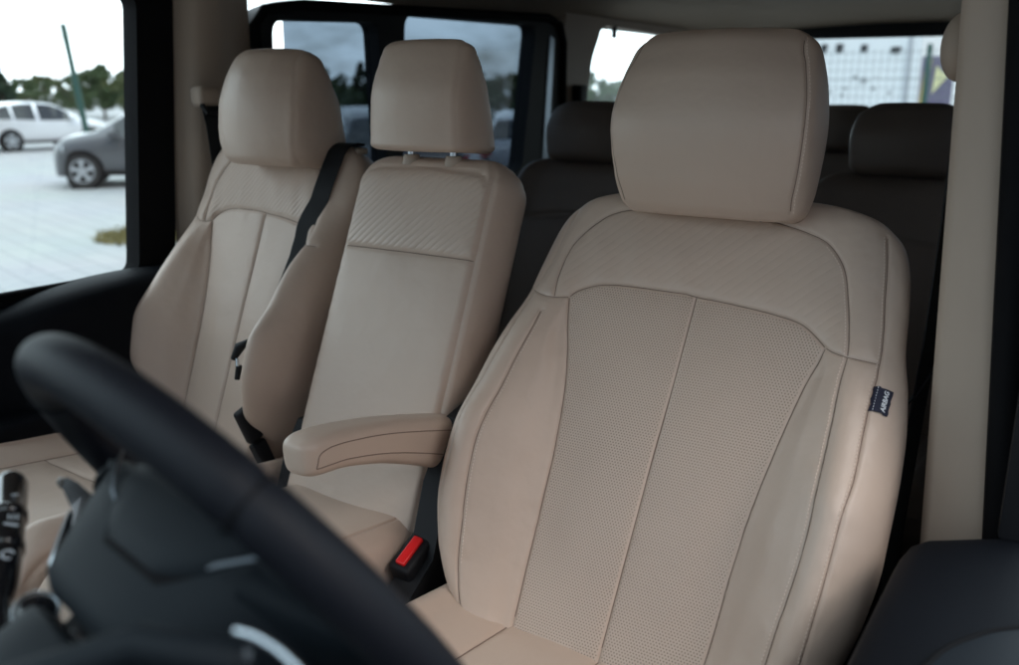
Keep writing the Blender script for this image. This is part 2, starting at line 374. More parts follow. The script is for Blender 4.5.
def make_backrest(parent, O, tilt, step, kind, mats, su=1., hk=1., wide=None):
    vs = backrest_rows(step); nf = int(.42/step)
    P, S, V = body_grid(vs, lambda q: backrest_ctrl(q, hk, wide), O, tilt, nf, max(16, nf//5), 7); P[..., 0] = O[0]+(P[..., 0]-O[0])*su
    if wide:  # the outer bolster of the passenger seat is flatter than the inner one
        Wn_ = frame(tilt)[2]; wv = (P-np.asarray(O))@Wn_; k_ = np.clip((O[0]-P[..., 0])/.12, 0, 1); P = P-(k_*np.maximum(wv, 0)*.38)[..., None]*Wn_
    SM = [smooth_line(q) for q in (CENTRE, SIDE_R, SIDE_L, TOP, SHOULDER_R, SHOULDER_L, ARCH, *([OUTER, mirror(OUTER)] if kind == 'driver' else []))]
    crests = [CREST, mirror(CREST)] if kind == 'driver' else []
    SM += [smooth_line(q) for q in crests]
    def wrinkle(s, v):  # slack leather: a few soft puckers running off the seams
        return .0007*np.sin(s*95+v*31)*np.exp(-((v-.56)/.05)**2)+.0009*np.exp(-((s+.11)/.006)**2-((v-.55)/.03)**2)-.0004*np.sin(v*60+s*20)*np.exp(-((np.abs(s)-.21)/.03)**2)*(v < .45)
    P, D, N = displace(P, S, V, SM, extra=wrinkle, gw=max(.0021, step))
    sr = table([b for a, b in SIDE_R[::-1]], [a for a, b in SIDE_R[::-1]]); sl = table([b for a, b in SIDE_L[::-1]], [a for a, b in SIDE_L[::-1]])
    tp = table([a for a, b in TOP], [b for a, b in TOP]); ot = table([b for a, b in OUTER[::-1]], [a for a, b in OUTER[::-1]])
    ar = table([a for a, b in ARCH], [b for a, b in ARCH])
    sh = table([-.287, -.252, -.205, .205, .243, .287], [.506, .495, .499, .478, .466, .466])
    def zones(s, v):
        z = np.zeros(len(s), int); ins = (s > sl(v)) & (s < sr(v)) & (v < tp(s))
        z[ins & (s < 0)] = 1; z[ins & (s >= 0)] = 2
        up = (s > -.243) & (s < .243) & (v < ar(s)) & ~ins & (v >= np.where(np.abs(s) < .205, tp(s), sh(s))); z[up] = 3
        low = ~ins & ~up & (np.abs(s) < ot(v)) & (v < sh(s)); z[low & (s < 0)] = 4; z[low & (s > 0)] = 5
        return z
    nm = {0: 'backrest', 1: 'perforated_panel' if kind == 'driver' else 'insert_panel', 2: 'perforated_panel' if kind == 'driver' else 'insert_panel', 3: 'shoulder_panel', 4: 'side_bolster', 5: 'side_bolster'}
    pl = mats['plain']; ins = mats['insert']; mt = {0: pl, 1: ins, 2: ins, 3: mats['shoulder'], 4: pl, 5: pl}
    body, out = split_body(P, S, V, zones, D, '', mt, parent, nm)
    clip = lambda l: [q for q in l if q[1] > -.06]
    for l in (CENTRE, SIDE_R, SIDE_L, TOP, SHOULDER_R, SHOULDER_L, ARCH, *crests, *([OUTER] if kind == 'driver' else [])): seam_cords(P, N, S, V, [clip(l)], body, .0007 if kind == 'driver' else .0008)
    if kind == 'driver':
        stitches(P, N, S, V, CREST, .0042, body); stitches(P, N, S, V, OUTER, .0045, body); stitches(P, N, S, V, [q for q in ARCH if q[0] > .17], .0042, body)
        stitches(P, N, S, V, mirror(CREST)[:-2], -.0042, body)
    return body, P, N, S, V

def headrest_grid(O, tilt, step, us, ws, wc, wb, vtop, vbot, rt=.022, rb=.018):
    """headrest: domed front, seam edge at us, back at wb"""
    n = max(6, int(.05/step)); vs = list(np.linspace(vbot+rb, vtop-rt, int((vtop-vbot)/step)))
    th = [math.pi/2*i/n for i in range(n+1)]
    vs = [vbot+rb-rb*math.sin(a) for a in th[::-1]][:-1]+vs+[vtop-rt+rt*math.sin(a) for a in th][1:]
    def ctrl(v):
        q = 1.; mid = -.06
        if v > vtop-rt: q = math.sqrt(max(0, 1-((v-vtop+rt)/(rt*1.002))**2)); in_ = rt*(1-q)
        elif v < vbot+rb: q = math.sqrt(max(0, 1-((vbot+rb-v)/(rb*1.002))**2)); in_ = rb*(1-q)
        else: in_ = 0.
        u = float(us(v)); e = float(ws(v)); c = float(wc(v)); b = float(wb(v))
        pts = [(0, c), (u*.5, c-.22*(c-e)), (u*.85, c-.66*(c-e)), (u, e), (u+.006, e-.5*(e-b)*.6), (u+.002, b+.018), (u*.86, b), (0, b-.006)]
        m = (c+b)/2
        return [(x*(1-in_/max(u, .02)), m+(y-m)*(1-in_/max(abs(c-m), .02))) for x, y in pts]
    nf = int(us(0)*1.3/step)
    return body_grid(np.array(vs), ctrl, O, tilt, nf, max(14, nf//3), 4)

def make_headrest(parent, O, tilt, step, shape, m, stitch=True, sc=(1., 1., 1.)):
    P, S, V = headrest_grid((0, 0, 0), 0, step, *shape); U, Vv, Wn = frame(tilt)
    Q = np.asarray(O)+P[..., 0:1]*sc[0]*U+P[..., 2:3]*sc[1]*Vv-P[..., 1:2]*sc[2]*Wn
    nr, nc = S.shape; us, ws, wc = shape[0], shape[1], shape[2]
    vs = np.linspace(shape[5]+.012, shape[4]-.012, 24)
    # the seam runs along the fourth control column: find its arc length row by row
    loc = P[..., 0]; c0 = nc//2; line = []
    for v in vs:
        i = int(np.abs(V[:, 0]-v).argmin()); k = c0+int(np.abs(loc[i, c0:c0+int((nc-c0)*.62)]-us(v)).argmin()); line.append((S[i, k], V[i, 0]))
    line = [(float(np.mean([q[0] for q in line[max(0, j-2):j+3]])), line[j][1]) for j in range(len(line))]
    P2, D, N = displace(Q, S, V, [line, mirror(line)], puff=.003, groove=.0018 if stitch else .0008, gw=max(.002, step), pw=.02)
    F = [tuple(map(int, q)) for q in grid_faces(nr, nc)]+[tuple(range(nc))[::-1], tuple((nr-1)*nc+k for k in range(nc))]
    o = mesh_obj('headrest', P2.reshape(-1, 3), F, m, parent, True, np.stack([S.ravel(), V.ravel()], 1), dict(seam_gap=D.ravel()))
    if stitch:
        stitches(P2, N, S, V, line, .004, o)
        for l in (line, mirror(line)): seam_cords(P2, N, S, V, [l], o)
    return o

DR_HEAD = (table([-.125, -.08, 0, .05, .1, .125], [.132, .141, .146, .142, .131, .120]), table([-.125, -.08, 0, .06, .1, .127], [-.058, -.036, -.016, -.030, -.046, -.056]),
           table([-.125, -.08, 0, .06, .1, .127], [-.030, -.006, .012, .006, -.010, -.026]), table([-.125, 0, .127], [-.125, -.128, -.110]), .131, -.131)

PS_HEAD = (table([-.125, -.09, -.04, .02, .07, .1, .127], [.134, .144, .147, .146, .141, .135, .122]), table([-.125, -.06, 0, .06, .127], [-.034, -.024, -.024, -.034, -.054]),
           table([-.125, -.08, 0, .06, .1, .127], [-.012, .000, .008, .002, -.010, -.024]), table([-.125, 0, .127], [-.165, -.140, -.095]), .131, -.131, .020, .022)
def cushion_ctrl(hw, bol, ins, depth):
    def f(v):
        q = 1.
        if v < -depth+.07: q = math.sqrt(max(0, 1-((-depth+.07-v)/.0702)**2))
        q = max(q, .05); b = bol
        c = [(0, 0), (ins*.5, .001), (ins, .003), (ins+.5*(hw-ins), b*.6), (hw-.035, b), (hw-.008, b-.02), (hw, b-.06), (hw-.004, -.10), (hw-.02, -.14), (hw*.7, -.15), (0, -.15)]
        return [(a, -.07+(w+.07)*q) for a, w in c]
    return f
def make_cushion(parent, O, hw, bol, ins, depth, step, mats, tilt=98, cross=(-.20,), kind='plain'):
    n = 12; vs = np.array([-depth+.07-.0698*math.sin(math.pi/2*i/n) for i in range(n, 0, -1)]+list(np.arange(-depth+.07, .06, step)))
    nf = int(hw*1.5/step); P, S, V = body_grid(vs, cushion_ctrl(hw, bol, ins, depth), O, tilt, nf, 16, 6)
    s_in = ins+.004
    SM = [[(s_in, -depth), (s_in, .06)], [(-s_in, -depth), (-s_in, .06)]]+[[(-s_in, c), (s_in, c)] for c in cross]
    if ins <= .1: SM = [[(9, 9), (9.1, 9)]]
    if ins > .1: SM += [[(0, cross[-1]), (0, .06)], [(hw+.03, -depth), (hw+.03, .06)], [(-hw-.03, -depth), (-hw-.03, .06)]]
    P, D, N = displace(P, S, V, SM, puff=.005, groove=.0026, gw=max(.0026, step), pw=.02)
    nr, nc = S.shape
    def zones(s, v):
        z = np.zeros(len(s), int); z[np.abs(s) < s_in] = 1; return z
    body, out = split_body(P, S, V, zones, D, '', {0: mats['plain'], 1: mats['insert']}, parent, {0: 'cushion', 1: 'insert_panel'})
    for l in SM[:4 if ins > .1 else 0]: seam_cords(P, N, S, V, [[l[0], ((l[0][0]+l[1][0])/2, (l[0][1]+l[1][1])/2), l[1]]], body, .001)
    return body

# driver's seat
front = dict(plain=M['plain'], insert=M['plain'], shoulder=M['rib']); drv = dict(plain=M['plain'], insert=M['perf'], shoulder=M['ribf'])
ds = thing('driver_seat', 'large cream seat with perforated centre panels, an AIRBAG tag and a cream armrest', 'car seat', (0, -.31, .62))
DB, P_, N_, S_, V_ = make_backrest(ds, (0, -.31, 1.02), 31, .002, 'driver', drv)
make_headrest(ds, (0, -.060, 1.732), 7.7, .0024, DR_HEAD, M['plain'])
make_cushion(ds, (0, -.27, 1.00), .285, .035, .145, .50, .004, dict(plain=M['plain'], insert=M['plain']))
for sx in (-.07, .07): MB().tube([(sx, .035, 1.52), (sx, .03, 1.66)], .006, 12).build('headrest_post', M['chrome'], ds)
MB().box((-.25, -.72, .62), (.25, -.2, .88), .03).build('seat_base', M['black'], ds)
mb = MB(); mb.rows([[(-.352, y, z) for y, z in [(-.42, .86), (-.02, .86), (.02, 1.1), (-.03, 1.30), (-.20, 1.26), (-.262, 1.17), (-.30, 1.06), (-.42, .98)]], [(-.305, y, z) for y, z in [(-.42, .86), (-.02, .86), (.02, 1.1), (-.03, 1.30), (-.20, 1.26), (-.262, 1.17), (-.30, 1.06), (-.42, .98)]]])
mb.build('recliner_cover', M['black'], ds)
# airbag tag sewn into the outer seam
nrm = []; rows = []; outer_s = table([b for a, b in OUTER[::-1]], [a for a, b in OUTER[::-1]])
for ds_ in np.linspace(.000, .0245, 9):
    row = []
    for v in np.linspace(.397, .432, 9):
        p, n = surf_at(P_, N_, S_, V_, float(outer_s(v))+ds_, v-.12*ds_, .0016+.0014*math.sin(ds_/.0245*math.pi)); row.append(p); nrm.append(n)
    rows.append(row)
rows = [list(map(tuple, q)) for q in (lambda A_: np.stack([np.linspace(0, 1, 9)[:, None]*0+A_[k] for k in range(9)]))(np.array(rows))]
top = [p for r_ in rows for p in r_]; A = np.array(rows); nn = np.mean(nrm, 0); nn /= np.linalg.norm(nn)
vs = list(A.reshape(-1, 3))+list((A-nn*.0008).reshape(-1, 3)); fs = []
for i in range(8):
    for k in range(8): a = i*9+k; fs += [(a, a+1, a+10, a+9), (81+a, 81+a+9, 81+a+10, 81+a+1)]
for k in range(8): fs += [(k, 81+k, 81+k+1, k+1), (72+k, 72+k+1, 81+73+k, 81+72+k), (k*9, k*9+9, 81+k*9+9, 81+k*9), (k*9+8, 81+k*9+8, 81+k*9+17, k*9+17)]
tagm = MB().add(vs, fs).build('airbag_tag', M['navy'], DB)
mb = MB()
for k in np.linspace(.06, .94, 9):
    p = A[1, 0]*(1-k)+A[1, 8]*k; e = (A[1, 8]-A[1, 0]); e /= np.linalg.norm(e); mb.tube([p-e*.001+nn*.0004, p+e*.001+nn*.0004], .0004, 5)
def text_mesh(txt, size, origin, ex, ey, depth=.0004, bold=0.0, align='CENTER'):
    cu = bpy.data.curves.new('t', 'FONT'); cu.body = txt; cu.size = size; cu.extrude = depth; cu.offset = bold; cu.align_x = align; cu.align_y = 'CENTER'
    ob = bpy.data.objects.new('t', cu); COL.objects.link(ob); dg = bpy.context.evaluated_depsgraph_get(); me = bpy.data.meshes.new_from_object(ob.evaluated_get(dg))
    bpy.data.objects.remove(ob); ex = np.array(ex)/np.linalg.norm(ex); ey = np.array(ey)-ex*np.dot(ey, ex); ey /= np.linalg.norm(ey); ez = np.cross(ex, ey)
    vs = [np.array(origin)+ex*v.co.x+ey*v.co.y+ez*v.co.z for v in me.vertices]; fs = [tuple(p.vertices) for p in me.polygons]; bpy.data.meshes.remove(me); return vs, fs
ex = A[5, 8]-A[5, 0]; ey = A[2, 4]-A[7, 4]; nn = np.cross(ex, ey); nn /= np.linalg.norm(nn)
tv, tf = text_mesh('AIRBAG', .0090, A[5, 4]+nn*.0010, ex, ey, .0002, .0002); mb.add(tv, tf)
mb.build('lettering', M['print'], DB, False)
# folded-down armrest on the inner side
arm = thing  # (armrest belongs to the driver's seat)
rows = []; path = [(-.520, 1.303, .008, .014), (-.516, 1.304, .020, .022), (-.504, 1.304, .029, .027), (-.484, 1.304, .033, .029), (-.44, 1.299, .034, .030), (-.36, 1.280, .034, .035), (-.27, 1.250, .034, .043), (-.18, 1.216, .034, .052), (-.09, 1.182, .034, .056)]
for y, z, hx, hz in path:
    z -= .012; r_ = [];
    for k in range(40):
        a = 2*math.pi*k/40; ca, sa = math.cos(a), math.sin(a); e = 2/3.6
        r_.append((-.365+math.copysign(abs(ca)**e, ca)*hx, y-.10*(math.copysign(abs(sa)**e, sa)*hz), z+math.copysign(abs(sa)**e, sa)*hz))
    rows.append(r_)
dense = [list(map(tuple, r_)) for r_ in np.stack([catmull(np.array([r_[k] for r_ in rows]), 6) for k in range(40)], 1)]
armr = MB().rows(dense).build('armrest', M['plain'], ds, angle=70)
def arm_line(f0, f1, z0, z1, n=16):  # sewn lines on the side facing the driver
    P_a = catmull(np.array([(y, z-.012, hx, hz) for y, z, hx, hz in path]), 6); L_ = []
    for t in np.linspace(f0, f1, n):
        y, z, hx, hz = P_a[int(t*(len(P_a)-1))]; q = z0+(z1-z0)*(t-f0)/(f1-f0); e = 2/3.6; sa = q; ca = math.sqrt(max(0, 1-abs(sa)**3.6))**(2/3.6); L_.append((-.365+hx*(1-abs(sa)**3.6)**(1/3.6), y-.10*sa*hz, z+sa*hz))
    return L_
mb = MB(); mb.tube(catmull(np.array([arm_line(.27, .95, -.42, -.30)[0], arm_line(.275, .95, -.15, -.30)[0], arm_line(.30, .95, .15, 0)[0], arm_line(.34, .95, .33, 0)[0]]+arm_line(.40, .95, .44, .62)), 3), .0009, 6); mb.build('seam', M['seam'], armr)
mb = MB(); mb.tube(arm_line(.27, .95, -.45, -.30), .0009, 6); mb.build('seam', M['seam'], armr)

# passenger seat and middle seat
OP = (-.995, -.19, 1.033)
ps = thing('passenger_seat', 'cream seat with smooth centre panels beside the passenger window, black belt over its shoulder', 'car seat', (-.98, -.2, .62))
PB, P2, N2, S2, V2 = make_backrest(ps, OP, 22, .0035, 'passenger', front, .75, 1.15, (table([-.1, .04, .08, .12, .18, .26, .34, .42, .5, .63, .71], [.62, .68, .80, .92, 1.02, 1.05, 1.04, 1.02, 1.02, 1.10, 1.08]), table([-.1, .03, .08, .13, .2, .28, .36, .44, .52, .71], [0, .1, .5, 1.1, 1.45, 1.5, 1.5, 1.45, 1.4, 1.])))
make_headrest(ps, (-.956, -.057, 1.746), 6.2, .004, PS_HEAD, M['plain'], False, (.745, .86, 1.15))
make_cushion(ps, (-.98, -.16, 1.045), .26, .035, .145, .58, .005, dict(plain=M['plain'], insert=M['plain']), cross=(-.17, -.30))
MB().box((-1.2, -.66, .62), (-.76, -.1, .9), .03).build('seat_base', M['black'], ps)

def mid_ctrl(v):
    q = 1.; e = .572
    if v > e: q = math.sqrt(max(0., 1-((v-e)/.0602)**2))
    q = max(q, .05); hw = .158-.004*max(0, v-.3); inn = .06*(1-q) if v > e else 0; h = hw-inn
    c = [(0, .004), (h*.5, .003), (h*.84, .0), (h-.014, -.004), (h-.002, -.016), (h+.004, -.05), (h+.004, -.09), (h-.012, -.115), (h*.7, -.122), (0, -.122)]
    return [(a, -.06+(w+.06)*q) for a, w in c]
ms = thing('middle_seat', 'narrow flat cream seat with a boxy headrest, between the two wider front seats', 'car seat', (-.52, -.25, .62))
vs = np.array(list(np.arange(-.08, .572, .0035))+[.572+.0598*math.sin(math.pi/2*i/16) for i in range(17)])
P3, S3, V3 = body_grid(vs, mid_ctrl, (-.524, -.264, 1.0895), 23, 56, 14, 4)
EDGE = [(.150, -.1), (.150, .54), (.140, .578), (.115, .597), (.0, .604)]; BAND = [(-.150, .444), (.150, .444)]
P3, D3, N3 = displace(P3, S3, V3, [smooth_line(EDGE), smooth_line(mirror(EDGE)), BAND], gw=.0034)
def zm(s, v):
    z = np.zeros(len(s), int); m = (np.abs(s) < .150) & (v < .604-.5*np.maximum(0, np.abs(s)-.11)); z[m & (v < .444)] = 1; z[m & (v >= .444)] = 2; return z
mid_back, _ = split_body(P3, S3, V3, zm, D3, '', {0: M['plain'], 1: M['plain'], 2: M['rib']}, ms, {0: 'backrest', 1: 'insert_panel', 2: 'shoulder_panel'})
for l in (BAND,): seam_cords(P3, N3, S3, V3, [[q for q in l if q[1] > -.06]], mid_back, .0009)
MD_HEAD = (table([-.11, 0, .1, .12], [.093, .090, .084, .078]), table([-.11, 0, .08, .12], [-.012, -.010, -.024, -.034]), table([-.11, 0, .08, .12], [.004, .010, -.004, -.016]),
           table([-.11, 0, .12], [-.115, -.10, -.065]), .120, -.110, .016, .012)
make_headrest(ms, (-.528, -.067, 1.763), 3.8, .004, MD_HEAD, M['plain'], False, (1.03, .80, 1.18))
for sx in (-.575, -.478):
    o = MB().tube([(sx, -.004, 1.62), (sx, -.004, 1.70)], .007, 14).build('headrest_post', M['chrome'], ms)
    MB().tube([(sx, -.004, 1.645), (sx, -.004, 1.662)], [.018, .014], 18).build('collar', M['trim'], o)
make_cushion(ms, (-.525, -.22, 1.078), .152, .003, .09, .50, .005, dict(plain=M['plain'], insert=M['plain']), cross=())
MB().box((-.66, -.66, .62), (-.40, -.15, .92), .03).build('seat_base', M['black'], ms)

# rear rows
def copy_thing(root, loc, label, group):
    r_ = root.copy(); COL.objects.link(r_); r_.location = loc; r_['label'] = label; r_['group'] = group
    def kids(a, b):
        for ch in a.children:
            c = ch.copy(); COL.objects.link(c); c.parent = b; kids(ch, c)
    kids(root, r_); return r_
def rear_ctrl(v):
    q = 1.
    if v > .55: q = math.sqrt(max(0., 1-((v-.55)/.0602)**2))
    q = max(q, .05); h = float(table([-.1, .2, .4, .5, .56, .59, .605, .61], [.22, .235, .235, .222, .20, .17, .12, .08])(v))
    c = [(0, 0), (h*.5, .002), (h*.68, .008), (h*.86, .02), (h*.96, .005), (h, -.04), (h-.01, -.09), (h*.8, -.11), (0, -.11)]
    return [(a, -.055+(w+.055)*q) for a, w in c]
rs = thing('rear_seat', 'dark brown rear seat seen between the middle seat and the driver headrest', 'car seat', (-.785, .86, .62), 'second row of seats')
vs = np.array(list(np.arange(-.1, .55, .008))+[.55+.0598*math.sin(math.pi/2*i/12) for i in range(13)])
P4, S4, V4 = body_grid(vs, rear_ctrl, (-.785, .80, 1.02), 20, 40, 12, 6)
P4, D4, N4 = displace(P4, S4, V4, [[(.16, -.1), (.165, .42)], [(-.16, -.1), (-.165, .42)], smooth_line([(-.23, .42), (-.165, .42), (0, .44), (.165, .42), (.23, .42)]), [(0, -.1), (0, .44)]], gw=.007, groove=.005)
F = [tuple(map(int, q)) for q in grid_faces(*S4.shape)]+[tuple(range(S4.shape[1]))[::-1], tuple((S4.shape[0]-1)*S4.shape[1]+k for k in range(S4.shape[1]))]
mesh_obj('backrest', P4.reshape(-1, 3), F, M['rear'], rs)
RH = (table([-.08, 0, .06, .08], [.115, .122, .112, .095]), table([-.08, 0, .08], [-.03, -.016, -.04]), table([-.08, 0, .08], [-.008, .006, -.012]), table([-.08, .08], [-.09, -.08]), .083, -.083, .03, .02)
make_headrest(rs, (-.785, .985, 1.672), 12, .007, RH, M['rear'], False)
make_cushion(rs, (-.785, .85, 1.02), .235, .015, .15, .50, .012, dict(plain=M['rear'], insert=M['rear']), cross=(-.2,))
MB().box((-1.0, .42, .62), (-.57, .95, .9), .03).build('seat_base', M['black'], rs)
copy_thing(rs, (.075, .86, .62), 'dark brown rear seat directly behind the driver seat, beside the cream pillar', 'second row of seats')
for x, lab in ((-.40, 'dark last row seat under the rear window, the one nearest the driver headrest'), (-.01, 'dark last row seat hidden mostly behind the brown seat beside the cream pillar')):
    copy_thing(rs, (x, 2.12, .60), lab, 'last row of seats')
# ---------------------------------------------------------------- steering wheel and column
W0 = np.array([.045, -.92, 1.455]); a_, y_ = .566, -.185
E1 = np.array([math.cos(y_), math.sin(y_), 0]); E3 = np.array([-math.sin(y_)*math.cos(a_), math.cos(y_)*math.cos(a_), math.sin(a_)]); E2 = np.cross(E3, E1)
if E2[2] < 0: E2 = -E2
def WL(x, y, z): return tuple(W0+E1*x+E2*y+E3*z)
def sup(ax, ay, z, n=48, e=2.6, cx=0, cy=0):
    return [WL(cx+math.copysign(abs(math.cos(t))**(2/e), math.cos(t))*ax, cy+math.copysign(abs(math.sin(t))**(2/e), math.sin(t))*ay, z) for t in [2*math.pi*k/n for k in range(n)]]
sw = thing('steering_wheel', 'black leather steering wheel with chrome trimmed spokes in front of the driver seat', 'steering wheel', tuple(W0))
n = 144; pts = [WL(.189*math.cos(2*math.pi*k/n), .189*math.sin(2*math.pi*k/n), 0) for k in range(n)]
rad = []
for k in range(n):
    d = 360*k/n; g = min(abs((d-q+180) % 360-180) for q in (45, 135, 225, 315)); rad.append(.0182-.0016*math.exp(-(g/.9)**2))
rim = MB().tube(pts, rad, 28, True, 1.08, up=E3).build('rim', M['wheel'], sw, angle=80)
for q in (45, 135, 225, 315):
    cq = np.array([math.cos(R(q)), math.sin(R(q))]); MB().tube([WL(*(cq*(.189+.0180*math.cos(t))), .0194*math.sin(t)) for t in np.linspace(0, 2*math.pi, 40, endpoint=False)], .0009, 6, True).build('leather_joint', M['rubber'], rim)
mb = MB(); q = [WL((.189-.0178*1.0*math.cos(2*math.pi*0))*math.cos(t), (.189-.0178)*math.sin(t), 0) for t in [2*math.pi*k/n for k in range(n)]]
mb.tube(q, .0011, 6, True); mb.build('seam', M['black'], rim)
# hub: airbag pad on top of the back shell, a groove between them
mb = MB(); mb.rows([sup(.12, .06, -.002), sup(.150, .078, -.003, e=3), sup(.156, .084, -.010, e=3.2), sup(.134, .0845, -.030, e=3.2), sup(.114, .0845, -.056, e=3.2), sup(.097, .084, -.080, e=3.2), sup(.091, .082, -.090, e=3.2), sup(.082, .074, -.0965, e=3), sup(.07, .06, -.098)])
mb.build('hub_shell', M['plastic'], sw, angle=50)
pc_ = .012
mb = MB(); mb.rows([sup(.05, .05, .012, e=3, cx=pc_), sup(.082, .078, .008, e=4, cx=pc_), sup(.098, .0890, -.004, e=5, cx=pc_), sup(.092, .0900, -.016, e=5, cx=pc_), sup(.075, .0902, -.034, e=5, cx=pc_), sup(.058, .0898, -.046, e=5, cx=pc_), sup(.050, .0875, -.051, e=5, cx=pc_), sup(.046, .07, -.052, e=5, cx=pc_)])
mb.build('airbag_pad', M['plastic'], sw, angle=50)
mb = MB(); mb.rows([sup(.0998, .0862, -.002, e=5, cx=pc_), sup(.0960, .0866, -.016, e=5, cx=pc_), sup(.0790, .0866, -.034, e=5, cx=pc_), sup(.0622, .0866, -.0485, e=5, cx=pc_), sup(.0530, .0864, -.0555, e=5, cx=pc_), sup(.049, .07, -.0565, e=5, cx=pc_)])
mb.build('pad_gap', M['rubber'], sw, angle=50)
for sg in (-1, 1):
    rows = []
    for r, z, y0, y1, th in ((.10, -.022, -.05, .078, .018), (.130, -.018, -.04, .064, .014), (.158, -.010, -.034, .048, .010), (.180, -.003, -.030, .036, .008), (.190, .0, -.028, .030, .007)):
        c, h = (y0+y1)/2, (y1-y0)/2; rows.append([WL(sg*r, c+math.copysign(abs(math.cos(t))**.5, math.cos(t))*h, z+math.copysign(abs(math.sin(t))**.7, math.sin(t))*th) for t in [2*math.pi*k/32 for k in range(32)]])
    s_ = MB().rows(rows).build('spoke', M['plastic'], sw, angle=60)
    MB().tube([WL(sg*r+.020, y, z) for r, y, z in ((.106, .086, -.003), (.098, .0885, -.008), (.083, .0895, -.019), (.070, .089, -.028), (.063, .087, -.032))], [.0008, .0015, .0016, .0015, .0008], 8).build('chrome_trim', M['dimchrome'], s_)
rows = []
for r, z, hw, th in ((.06, -.03, .05, .02), (.10, -.025, .042, .016), (.15, -.010, .034, .010), (.188, .0, .03, .007)):
    rows.append([WL(math.copysign(abs(math.cos(t))**.5, math.cos(t))*hw, -r, z+math.copysign(abs(math.sin(t))**.7, math.sin(t))*th) for t in [2*math.pi*k/32 for k in range(32)]])
MB().rows(rows).build('spoke', M['plastic'], sw, angle=60)
# shift paddles behind the spokes
for sg in (-1, 1):
    out = [(.128, -.090), (.140, -.078), (.155, -.064), (.171, -.051), (.195, -.046), (.219, -.041), (.221, -.034), (.200, -.032), (.170, -.033), (.140, -.045), (.112, -.064), (.100, -.084)]
    p_ = MB().rows([[WL(sg*x, .032, z) for x, z in out], [WL(sg*x, .004, z) for x, z in out]]).build('shift_paddle', M['gloss'], sw, angle=30)
    MB().tube([WL(sg*x, .033, z) for x, z in ((.126, -.0905), (.131, -.0875), (.143, -.077), (.157, -.0645), (.172, -.052))], [.0014, .0032, .0036, .0032, .0014], 8).build('chrome_edge', M['chrome'], p_)
    MB().tube([WL(sg*x, .032, z) for x, z in ((.212, -.0425), (.221, -.0405), (.2235, -.037))], [.0012, .0026, .0016], 8).build('chrome_tip', M['chrome'], p_)

sc_ = thing('steering_column', 'charcoal steering column cover with a glossy control stalk on each side below the steering wheel', 'steering column', WL(0, 0, -.2))
mb = MB(); mb.rows([sup(.06, .045, -.1075, e=3.2), sup(.084, .064, -.108, e=3.6), sup(.089, .068, -.112, e=3.6), sup(.093, .072, -.15, e=3.6), sup(.1, .08, -.36, e=3.4)]); mb.build('shroud', M['plastic'], sc_, angle=50)
MB().rows([sup(.072, .052, -.09), sup(.072, .052, -.12)]).build('shaft', M['rubber'], sc_)
MB().tube([WL(x, .0665, -.1025-.0*x) for x in (.0, .012, .028, .046)], [.002, .0034, .0034, .002], 8).build('switch_slot', M['gloss'], sc_)
# right-hand stalk: glossy barrel with printed symbols, standing up beside the shroud
st = MB(); P0 = np.array(WL(-.150, .03, -.130)); P1 = np.array(WL(-.268, .04, -.062)); ax = (P1-P0); Ls = np.linalg.norm(ax); ax /= Ls
prof = [(0, .010), (.01, .0125), (.02, .0135), (.05, .0138), (.052, .0152), (.058, .0152), (.060, .0138), (.085, .0138), (.087, .0152), (.092, .0152), (.094, .0140), (Ls-.008, .0132), (Ls-.002, .011), (Ls, .006)]
st.tube([tuple(P0+ax*t) for t, r in prof], [r for t, r in prof], 28); st.tube([WL(-.06, .02, -.17), tuple(P0)], .010, 14)
sto = st.build('wiper_stalk', M['gloss'], sc_, angle=30)
CAMP = np.array([.508, -1.29, 1.77]); mb = MB(); eye = CAMP-(P0+P1)/2; eye -= ax*np.dot(eye, ax); eye /= np.linalg.norm(eye); sd = np.cross(ax, eye); sd /= np.linalg.norm(sd)
def arc(c, r, a0, a1, t): mb.tube([tuple(c+sd*r*math.cos(q)+ax*r*math.sin(q)) for q in np.linspace(R(a0), R(a1), 14)], t, 5)
c = P0+ax*.036+eye*.0140+sd*.003; arc(c, .0042, 20, 300, .0006)
c = P0+ax*.066+eye*.0140; mb.tube([tuple(c-sd*.002+ax*.003), tuple(c+sd*.008+ax*.001)], .0007, 5)
for k in (-1, 0, 1): c = P0+ax*.074+eye*.0138+sd*(.004+.003*k); mb.tube([tuple(c), tuple(c+ax*.005)], .0005, 5)
c = P0+ax*.102+eye*.0140; mb.tube([tuple(c+sd*.001), tuple(c+sd*.006)], .0005, 5)
mb.build('symbols', M['print'], sto)
mb = MB(); mb.tube([(.05, -1.13, 1.47), (.150, -1.075, 1.515), (.1945, -1.0545, 1.511), (.200, -1.052, 1.512)], [.010, .010, .0095, .006], 18); ind = mb.build('indicator_stalk', M['plastic'], sc_, angle=50)
mb = MB(); mb.tube([tuple(q) for q in catmull(np.array([(.197, -1.0557, 1.5283), (.206, -1.0540, 1.5285), (.214, -1.053, 1.5275), (.227, -1.054, 1.5265), (.246, -1.056, 1.521)]), 8)], .0029, 14, flat=.8); mb.build('chrome_lever', M['chrome'], ind, angle=80)
mb = MB(); mb.tube([(.190, -1.0550, 1.5135), (.200, -1.0525, 1.5155)], [.002, .003], 10); mb.build('chrome_tip', M['chrome'], ind)

